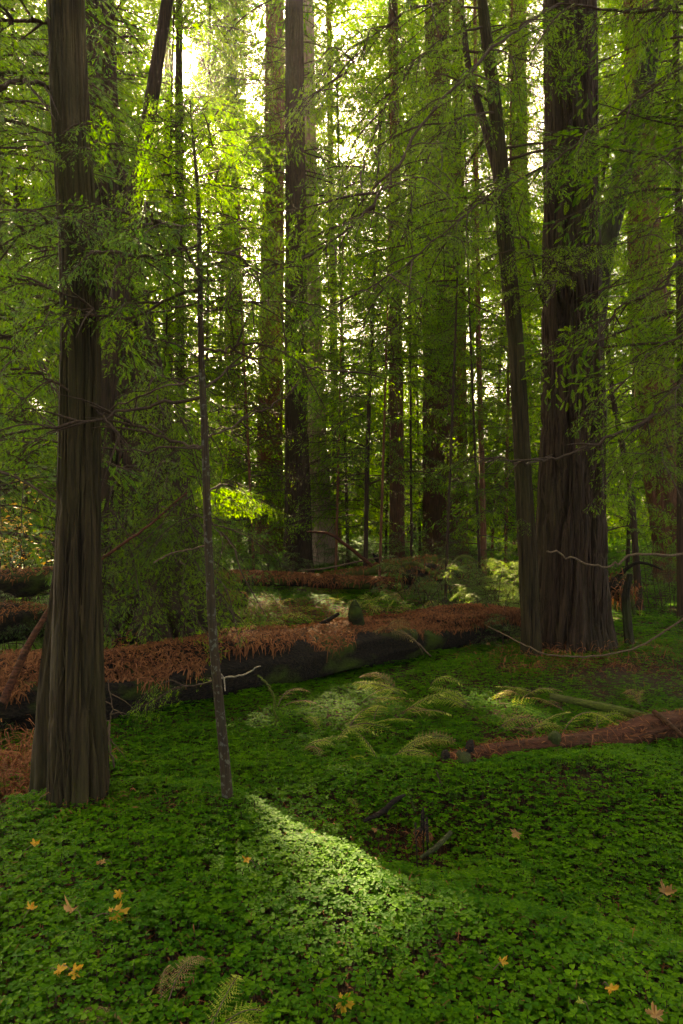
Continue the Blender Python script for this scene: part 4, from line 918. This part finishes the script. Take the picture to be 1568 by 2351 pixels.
# ------------------------------------------------------------------ ferns
def frond_mesh(L, rng, mat, heavy=True, curl=1.0):
    n = 14; s = np.linspace(0, 1, n); mb = MB()
    q = np.stack([L * (.9 * s - .12 * s ** 2), L * .06 * np.sin(2.2 * s + rng.rand() * 6), L * curl * (.75 * s - .82 * s ** 2)], 1)
    tube(mb, q, np.linspace(.0032, .001, n) * (L / .4), 4, 1, cap=False)
    tg = np.gradient(q, axis=0); tg /= np.linalg.norm(tg, axis=1)[:, None]
    O, D, U, LN = [], [], [], []
    for k in range(13):
        t = .2 + .78 * k / 12; i = t * (n - 1); j = min(int(i), n - 2); c = q[j] + (q[j + 1] - q[j]) * (i - j)
        pl = L * .21 * math.sin(PI * min(1, (t - .08) * .78 + .22)) ** .8 * rng.uniform(.8, 1.1)
        for sd in (-1, 1):
            lat = np.array([-tg[j, 1], tg[j, 0], 0]) * sd; d = lat * .9 + tg[j] * .42 + np.array([0, 0, -.12 - .2 * rng.rand()]); d /= np.linalg.norm(d)
            if heavy:
                m = 6
                for g in range(m):
                    u = (g + .5) / m; b = c + d * pl * u - np.array([0, 0, .12 * pl * u * u])
                    for s2 in (-1, 1):
                        O.append(b); D.append(d * .5 + np.cross(d, [0, 0, 1]) * s2 * .85 + rng.randn(3) * .12); U.append([rng.randn() * .2, rng.randn() * .2, 1]); LN.append(max(.005, pl * .22 * (1.05 - u)))
                O.append(c); D.append(d); U.append([0, 0, 1]); LN.append(pl)
            else:
                for u in (0, .35, .65):
                    O.append(c + d * pl * u); D.append(d + rng.randn(3) * .15); U.append([rng.randn() * .3, rng.randn() * .3, 1]); LN.append(pl * .45)
    O, D, U, LN = map(np.array, (O, D, U, LN))
    unit = (np.array([(0, 0, 0), (.4, .17, 0), (1, 0, -.04), (.4, -.17, 0)]), np.array([[0, 1, 2, 3]])) if heavy else U_FAR
    narrow = LN > L * .12 if heavy else np.zeros(len(LN), bool)
    for sel, un in ((~narrow, unit), (narrow, (unit[0] * [1, .12, 1], unit[1]))):
        if sel.any(): mb.add(*place(un, O[sel], D[sel], U[sel], LN[sel], rng, np.clip(rng.randn(sel.sum()) * .2 + .5, 0, 1))[:2], 0, np.clip(rng.randn(sel.sum()) * .22 + .5, 0, 1))
    me = mb.build('frond', [M[mat], M['dead_twig']]); d = me.data; bpy.data.objects.remove(me); return d
frng = np.random.RandomState(77)
FR = {(m, h): [frond_mesh(.42, frng, m, h, c) for c in (.35, .7, 1.1)] for m in ('fern', 'fern_tan', 'fern_pale') for h in (True, False)}
def fern(label, px, py, n, size, mat='fern', seed=0, az=None, spread=PI, dry=None, group='lady ferns in the sorrel', at=None):
    rng = np.random.RandomState(seed * 13 + 5); g0 = G(px, py) if at is None else np.array(at)
    root = thing('fern', label, 'fern', g0 - [0, 0, .01], group)
    for k in range(n):
        a = rng.rand() * 2 * PI if az is None else az + rng.uniform(-1, 1) * spread
        if az is None: a = 2 * PI * (k + rng.rand() * .7) / n
        m = dry if (dry and k % 3 == 2) else mat
        o = bpy.data.objects.new('frond', FR[(m, g0[1] < 7)][rng.randint(3)]); C.objects.link(o); o.parent = root
        sc = size * 1.25 / .42 * rng.uniform(.75, 1.15); o.scale = (sc, sc, sc * rng.uniform(.8, 1.2)); o.rotation_euler = (rng.randn() * .4, -.15 + rng.randn() * .2, a); o.location = (0, 0, .05)
ferns = [
    (690, 1735, 3, .36, 'fern_pale', 'pale fern in the sun just right of the sapling', 0, 1.1, 'fern_tan'),
    (745, 1700, 3, .34, 'fern', 'yellow-green fern beside the pale sunlit one', 2.4, .8, None),
    (770, 1720, 2, .34, 'fern_pale', 'pale single-tier fern lying over its yellow-green neighbour', .1, .5, None),
    (790, 1690, 3, .45, 'fern', 'arching fern in the middle of the sorrel slope', .3, .7, 'fern_tan'),
    (860, 1680, 3, .42, 'fern', 'yellow fern with a wide arch, centre of the fern patch', .2, 1.2, 'fern_tan'),
    (905, 1660, 3, .40, 'fern_pale', 'pale bent fern at the right of the arching one', .1, .9, 'fern_tan'),
    (835, 1625, 3, .40, 'fern', 'green-gold fern close under the long log', .5, 1.4, 'fern_tan'),
    (925, 1610, 3, .42, 'fern', 'fern hanging by the brown sprays of the long log', 2.8, .8, 'fern_tan'),
    (985, 1590, 2, .32, 'fern_pale', 'small pale fern near the leaning thin stick', .1, .8, None),
    (895, 1755, 3, .38, 'fern_pale', 'large pale fern left of the red rotten log', .1, .7, 'fern'),
    (870, 1775, 2, .30, 'fern', 'small fern below the large pale one', 2.6, .9, 'fern_tan'),
    (930, 1745, 3, .36, 'fern_pale', 'flat pale fern reaching toward the red log end', 0, .5, 'fern_tan'),
    (1085, 1645, 3, .34, 'fern', 'yellow fern above the red log, leftmost of the row', 2.6, .9, None),
    (1145, 1630, 3, .38, 'fern', 'tall arching fern in the row above the red log', .3, .8, 'fern_tan'),
    (1195, 1620, 3, .36, 'fern', 'fern below the slim bending trunk', .4, .9, 'fern_tan'),
    (1240, 1612, 2, .38, 'fern_pale', 'half-brown fern at the tip of the mossy pole', 3.0, .4, None),
    (1300, 1650, 2, .42, 'fern_tan', 'dry tan fern hanging past the mossy pole', 2.2, .5, 'fern_tan'),
    (1205, 1695, 3, .32, 'fern_pale', 'upright pale fern above the middle of the red log', .0, .8, None),
    (1140, 1700, 2, .34, 'fern_tan', 'brown drooping fern left of the upright pale one', .2, .7, 'fern'),
    (1285, 1722, 2, .45, 'fern', 'bright fern curving over the red log', .25, .3, None),
    (1365, 1690, 2, .34, 'fern', 'fern tucked between the mossy pole and the red log', .5, .9, None),
    (1480, 1640, 2, .28, 'fern_tan', 'small brown fern above the pole at the right', 2.0, .9, None),
    (640, 1640, 2, .34, 'fern_tan', 'thin tan fern below the yellow mossy twig', .4, .9, 'fern'),
    (478, 2430, 4, .19, 'fern', 'green fern at the bottom of the photo', .2, 1.3, None),
    (385, 2350, 2, .18, 'fern_tan', 'withered brown fern at the bottom beside the green one', 1.9, .9, None),
    (150, 2380, 2, .18, 'fern_tan', 'limp brown fern near the bottom left corner', .5, .9, None),
    (830, 1895, 2, .22, 'fern', 'small fern tuft by the dark forked stick', 1.9, .7, None)]
for i, (px, py, n, s, m, lab, az, sp, dry) in enumerate(ferns): fern(lab, px, py, n, s, m, i + 1, az, sp, dry)
back = [(545, 1425, 'fern_tan', 'brown fern close behind the sapling'), (590, 1410, 'fern_tan', 'rusty fern clump left in the bright clearing'), (600, 1450, 'fern', 'yellow fern just above the long log near the sapling'), (640, 1395, 'fern_pale', 'pale fern below the needle-covered log'),
    (660, 1440, 'fern_pale', 'pale grey-green fern fan above the long log'), (690, 1420, 'fern_pale', 'cream fern in the middle of the clearing'), (720, 1400, 'fern_tan', 'tan fern right of the cream one'), (625, 1422, 'fern_tan', 'brown fern between the rusty and the pale ones'),
    (790, 1395, 'fern_pale', 'pale fern under the short dark branch'), (820, 1410, 'fern', 'bright moss-green fern arch in the clearing'), (860, 1395, 'fern_pale', 'tall pale fern before the root tangle'), (890, 1415, 'fern_pale', 'ragged pale fern above the log stub'),
    (930, 1390, 'fern_tan', 'brown fern at the root tangle foot'), (960, 1425, 'fern_tan', 'rusty fern right of the log stub'), (1010, 1405, 'fern', 'yellow fern under the small green shrub'), (905, 1375, 'fern_pale', 'small pale fern against the mossy log'),
    (760, 1370, 'fern', 'dim fern beneath the needle-covered log'), (530, 1465, 'fern_pale', 'pale fern touching the old redwood foot'), (1405, 1400, 'fern_tan', 'brown fern beside the rotten stump'), (575, 1385, 'fern_tan', 'brown fern before the small rotten log end')]
for i, (px, py, m, lab) in enumerate(back): fern(lab, px, py, 5, .42, m, 60 + i, None, PI, 'fern_tan' if i % 2 else None, 'dry ferns in the bright clearing')
hang = MB()
fern('brown dead fern hanging down the face of the long log', 880, 1475, 5, .34, 'fern_tan', 98, -1.2, 1.0, None, 'dry ferns in the bright clearing', at=P(885, 1458, 6.75))

# ------------------------------------------------------------------ maple leaves on the sorrel
def maple(label, px, py, size, mat, seed, curl=.3, lift=.09):
    rng = np.random.RandomState(seed + 11); g0 = G(px, py); cam = np.array([0, 0, CAMZ]); g0 = cam + (g0 - cam) * (1 - lift / (CAMZ - g0[2]))
    V = [(0, 0, 0)]; K = 5; lob = [.62, .85, 1.0, .85, .62]
    out = []
    for i in range(K):
        a = R(-118 + 59 * i); l = lob[i]
        for da, rr in ((-26, .50), (-17, .80), (-9, .74), (-3, .92), (0, 1.0), (4, .90), (9, .74), (16, .82), (25, .50)):
            out.append((l * rr * math.cos(a + R(da)), l * rr * math.sin(a + R(da)), 0))
    out.append((-.18, 0, 0)); V = np.array(V + out) * size
    r2 = (V[:, :2] ** 2).sum(1) / size ** 2
    V[:, 2] += size * (curl * r2 * (.5 + .5 * np.sin(np.arctan2(V[:, 1], V[:, 0]) * 2 + rng.rand() * 6)) + .2 * rng.randn(len(V)) * r2)
    Rz = rot_z(rng.rand() * 6.28); V = V @ Rz.T
    n = len(V); F = [(0, i, i + 1) for i in range(1, n - 1)] + [(0, n - 1, 1)]
    root = thing('maple_leaf', label, 'leaf', g0, 'fallen maple leaves on the sorrel'); root.rotation_euler = (rng.randn() * .2 + .35, rng.randn() * .2, 0)
    mb = MB(); mb.add(V, F, 0, rng.rand(len(F)) * .3 + .35); mb.build('blade', M[mat], root)
    mb = MB(); tube(mb, curve(np.array([(-.15 * size, 0, 0), (-.7 * size, .05 * size, .1 * size), (-1.2 * size, .2 * size, -.02)]) @ Rz.T, 8), .0013, 5); mb.build('stalk', M['dead_twig'], root)
for i, a in enumerate([(262, 2098, .075, 'yellow_leaf', 'largest golden maple leaf, lying open at the left foreground', .5), (165, 2090, .05, 'tan_leaf', 'narrow curled tan maple leaf left of the largest golden one', 1.6),
    (78, 1938, .04, 'yellow_leaf', 'small yellow maple leaf near the grey trunk', .9), (1185, 1912, .055, 'tan_leaf', 'pale peach curled maple leaf on the right mound', .8), (1528, 2048, .065, 'tan_leaf', 'curled orange maple leaf near the right edge', 1.2),
    (785, 2300, .055, 'yellow_leaf', 'bright yellow maple leaf at the bottom centre', .5), (135, 2226, .04, 'yellow_leaf', 'orange maple leaf low at the left edge', .7), (170, 2230, .045, 'yellow_leaf', 'folded orange maple leaf touching the low left one', .9),
    (570, 1975, .036, 'yellow_leaf', 'small yellow maple leaf beside the sunlit streak', .8), (275, 2050, .034, 'yellow_leaf', 'small golden leaf above the largest one', .8), (237, 1978, .034, 'tan_leaf', 'faded brown leaf on the left mound', .5),
    (1402, 2268, .04, 'yellow_leaf', 'yellow maple leaf low at the right', .9), (1505, 2332, .045, 'tan_leaf', 'brown maple leaf in the bottom right corner', .6), (70, 2085, .035, 'yellow_leaf', 'dim yellow leaf at the left edge', .8),
    (845, 1985, .03, 'yellow_leaf', 'tiny yellow leaf at the rim of the hollow', .7), (862, 1905, .03, 'tan_leaf', 'tiny orange leaf behind the hollow', .7), (1152, 2208, .03, 'yellow_leaf', 'dim yellow leaf right of the sunlit sorrel', .8), (1335, 2300, .022, 'fern_pale', 'tiny cream leaf low at the right', .8)]):
    maple(a[4], a[0], a[1], a[2] * .72, a[3], i, a[5])

# ------------------------------------------------------------------ sorrel, soil litter, moss
def sorrel_patch(mb, rng, y0, y1, dens, size, detail, xmax=None):
    N0 = int(dens * (y1 ** 2 - y0 ** 2) * .62 + 10)
    y = np.sqrt(rng.uniform(y0 ** 2, y1 ** 2, N0)); x = rng.uniform(-1, 1, N0) * (.60 * y + .25)
    m = NA(x * 1.9 + 3, y * 1.9 + 1) * .55 + NB(x * 6, y * 6) * .45
    cover = np.clip((m - .14) * 4.0, .75 if y1 < 4 else .3, 1)
    def hole(cx, cy, rx, ry, k): return 1 - k * np.exp(-((x - cx) / rx) ** 2 - ((y - cy) / ry) ** 2)
    for h in ((.38, 3.28, .16, .12, .8), (.12, 3.3, .25, .2, .55), (-1.75, 3.7, .35, .4, .95), (-.2, 3.55, .3, .12, .5), (3.6, 6.4, 1.4, .5, .8), (2.4, 6.3, .8, .4, .6), (-1.0, 10.5, 1.6, 1.2, .5), (.2, 10.6, 2.5, 1.3, .35)): cover = cover * hole(*h)
    keep = rng.rand(N0) < cover; x, y, m = x[keep], y[keep], m[keep]; N = len(x)
    z = gh(x, y); hgt = (.045 + .055 * NC(x * 4, y * 4)) * (size / .028) ** .5
    c = np.stack([x, y, z + hgt * rng.uniform(.45, 1.4, N)], 1)
    yaw = rng.rand(N) * 2 * PI; up = np.stack([rng.randn(N) * .15, rng.randn(N) * .15 - .03, np.ones(N)], 1)
    sz = size * rng.uniform(.7, 1.3, N)
    tone = np.clip(rng.normal(.48, .22, N) + .5 * (m - .5), 0, 1)
    if detail:   # heart-shaped leaflet folded on its midrib
        U = np.array([(.03, 0, 0), (.40, .30, .05), (.78, .42, .08), (1.0, .24, .03), (.84, 0, -.02), (1.0, -.24, .03), (.78, -.42, .08), (.40, -.30, .05)])
        FU = np.array([[0, 4, 3, 2, 1], [0, 7, 6, 5, 4]])
    else:
        U = np.array([(0, 0, 0), (.75, .42, .05), (.95, 0, -.02), (.75, -.42, .05)]); FU = np.array([[0, 3, 2, 1]])
    for k in range(3):
        a = yaw + k * 2.094 + rng.randn(N) * .12
        d = np.stack([np.cos(a), np.sin(a), rng.randn(N) * .09 - .07], 1)
        V, FF, t = place((U, FU), c, d, up, sz * rng.uniform(.9, 1.1, N), rng, np.clip(tone + rng.randn(N) * .04, 0, 1))
        mb.add(V, FF, 0, t)
    if detail:
        s = np.stack([np.cos(yaw), np.sin(yaw), 0 * yaw], 1) * .0012; b = c.copy(); b[:, 2] = z; b[:, :2] += rng.randn(N, 2) * .012
        V = np.stack([b - s, b + s, c + s, c - s], 1).reshape(-1, 3); mb.add(V, np.arange(4 * N).reshape(N, 4), 1, .5)
rng = np.random.RandomState(5)
mb = MB()
sorrel_patch(mb, rng, 1.55, 3.2, 5200, .0185, True)
sorrel_patch(mb, rng, 3.2, 5.0, 4200, .0195, True)
sorrel_patch(mb, rng, 5.0, 8.5, 2500, .022, False)
sorrel_patch(mb, rng, 8.5, 14, 520, .040, False)
sorrel_patch(mb, rng, 14, 24, 150, .07, False)
sorrel_patch(mb, rng, 24, 50, 36, .15, False)
tag(mb.build('sorrel_ground_cover', [M['sorrel'], M['twig']]), 'carpet of green three-leaved redwood sorrel over the forest floor', 'ground cover', kind='stuff')

mb = MB(); N = 26000
y = np.sqrt(rng.uniform(1.5 ** 2, 12 ** 2, N)) ; y = np.where(rng.rand(N) < .5, rng.uniform(1.6, 5, N), y); x = rng.uniform(-1, 1, N) * (.6 * y + .25)
dashes(mb, np.stack([x, y, gh(x, y) + .004], 1), np.tile([0, 0, 1.], (N, 1)) + rng.randn(N, 3) * .2, rng, .02, .07, .0022)
N = 1800; y = rng.uniform(1.7, 6.5, N); x = rng.uniform(-1, 1, N) * (.6 * y + .2)
dashes(mb, np.stack([x, y, gh(x, y) + rng.uniform(.06, .11, N)], 1), np.tile([0, 0, 1.], (N, 1)) + rng.randn(N, 3) * .2, rng, .008, .04, .0010, shift=-.3)
def heap(px, py, n, w, d, up=.06, lo=.04, hi=.12):
    g0 = G(px, py); p = g0 + rng.randn(n, 3) * [w, d, 0]; p[:, 2] = gh(p[:, 0], p[:, 1]) + np.abs(rng.randn(n)) * up
    dashes(mb, p, np.tile([0, -.3, 1.], (n, 1)) + rng.randn(n, 3) * .4, rng, lo, hi, .0024, 0, .3)
heap(45, 1800, 2200, .22, .22, .07); heap(70, 1760, 900, .15, .2, .10); heap(1320, 1530, 700, .5, .15, .06); heap(1500, 1500, 900, .8, .3, .05); heap(740, 1925, 500, .3, .12, .02, .02, .05); heap(960, 1930, 160, .12, .08, .02, .02, .05)
heap(190, 1868, 500, .2, .08, .03, .02, .07); heap(1300, 1512, 900, .45, .12, .07, .03, .1); heap(1225, 1545, 300, .15, .08, .04, .02, .07); heap(400, 1475, 700, .8, .2, .08, .04, .12)
heap(630, 1420, 1500, .8, .5, .10, .05, .15); heap(860, 1430, 900, .9, .3, .08, .05, .15)
tag(mb.build('fallen_needle_litter', M['litter']), 'rusty dead needles and twigs strewn over the forest floor', 'leaf litter', kind='stuff')
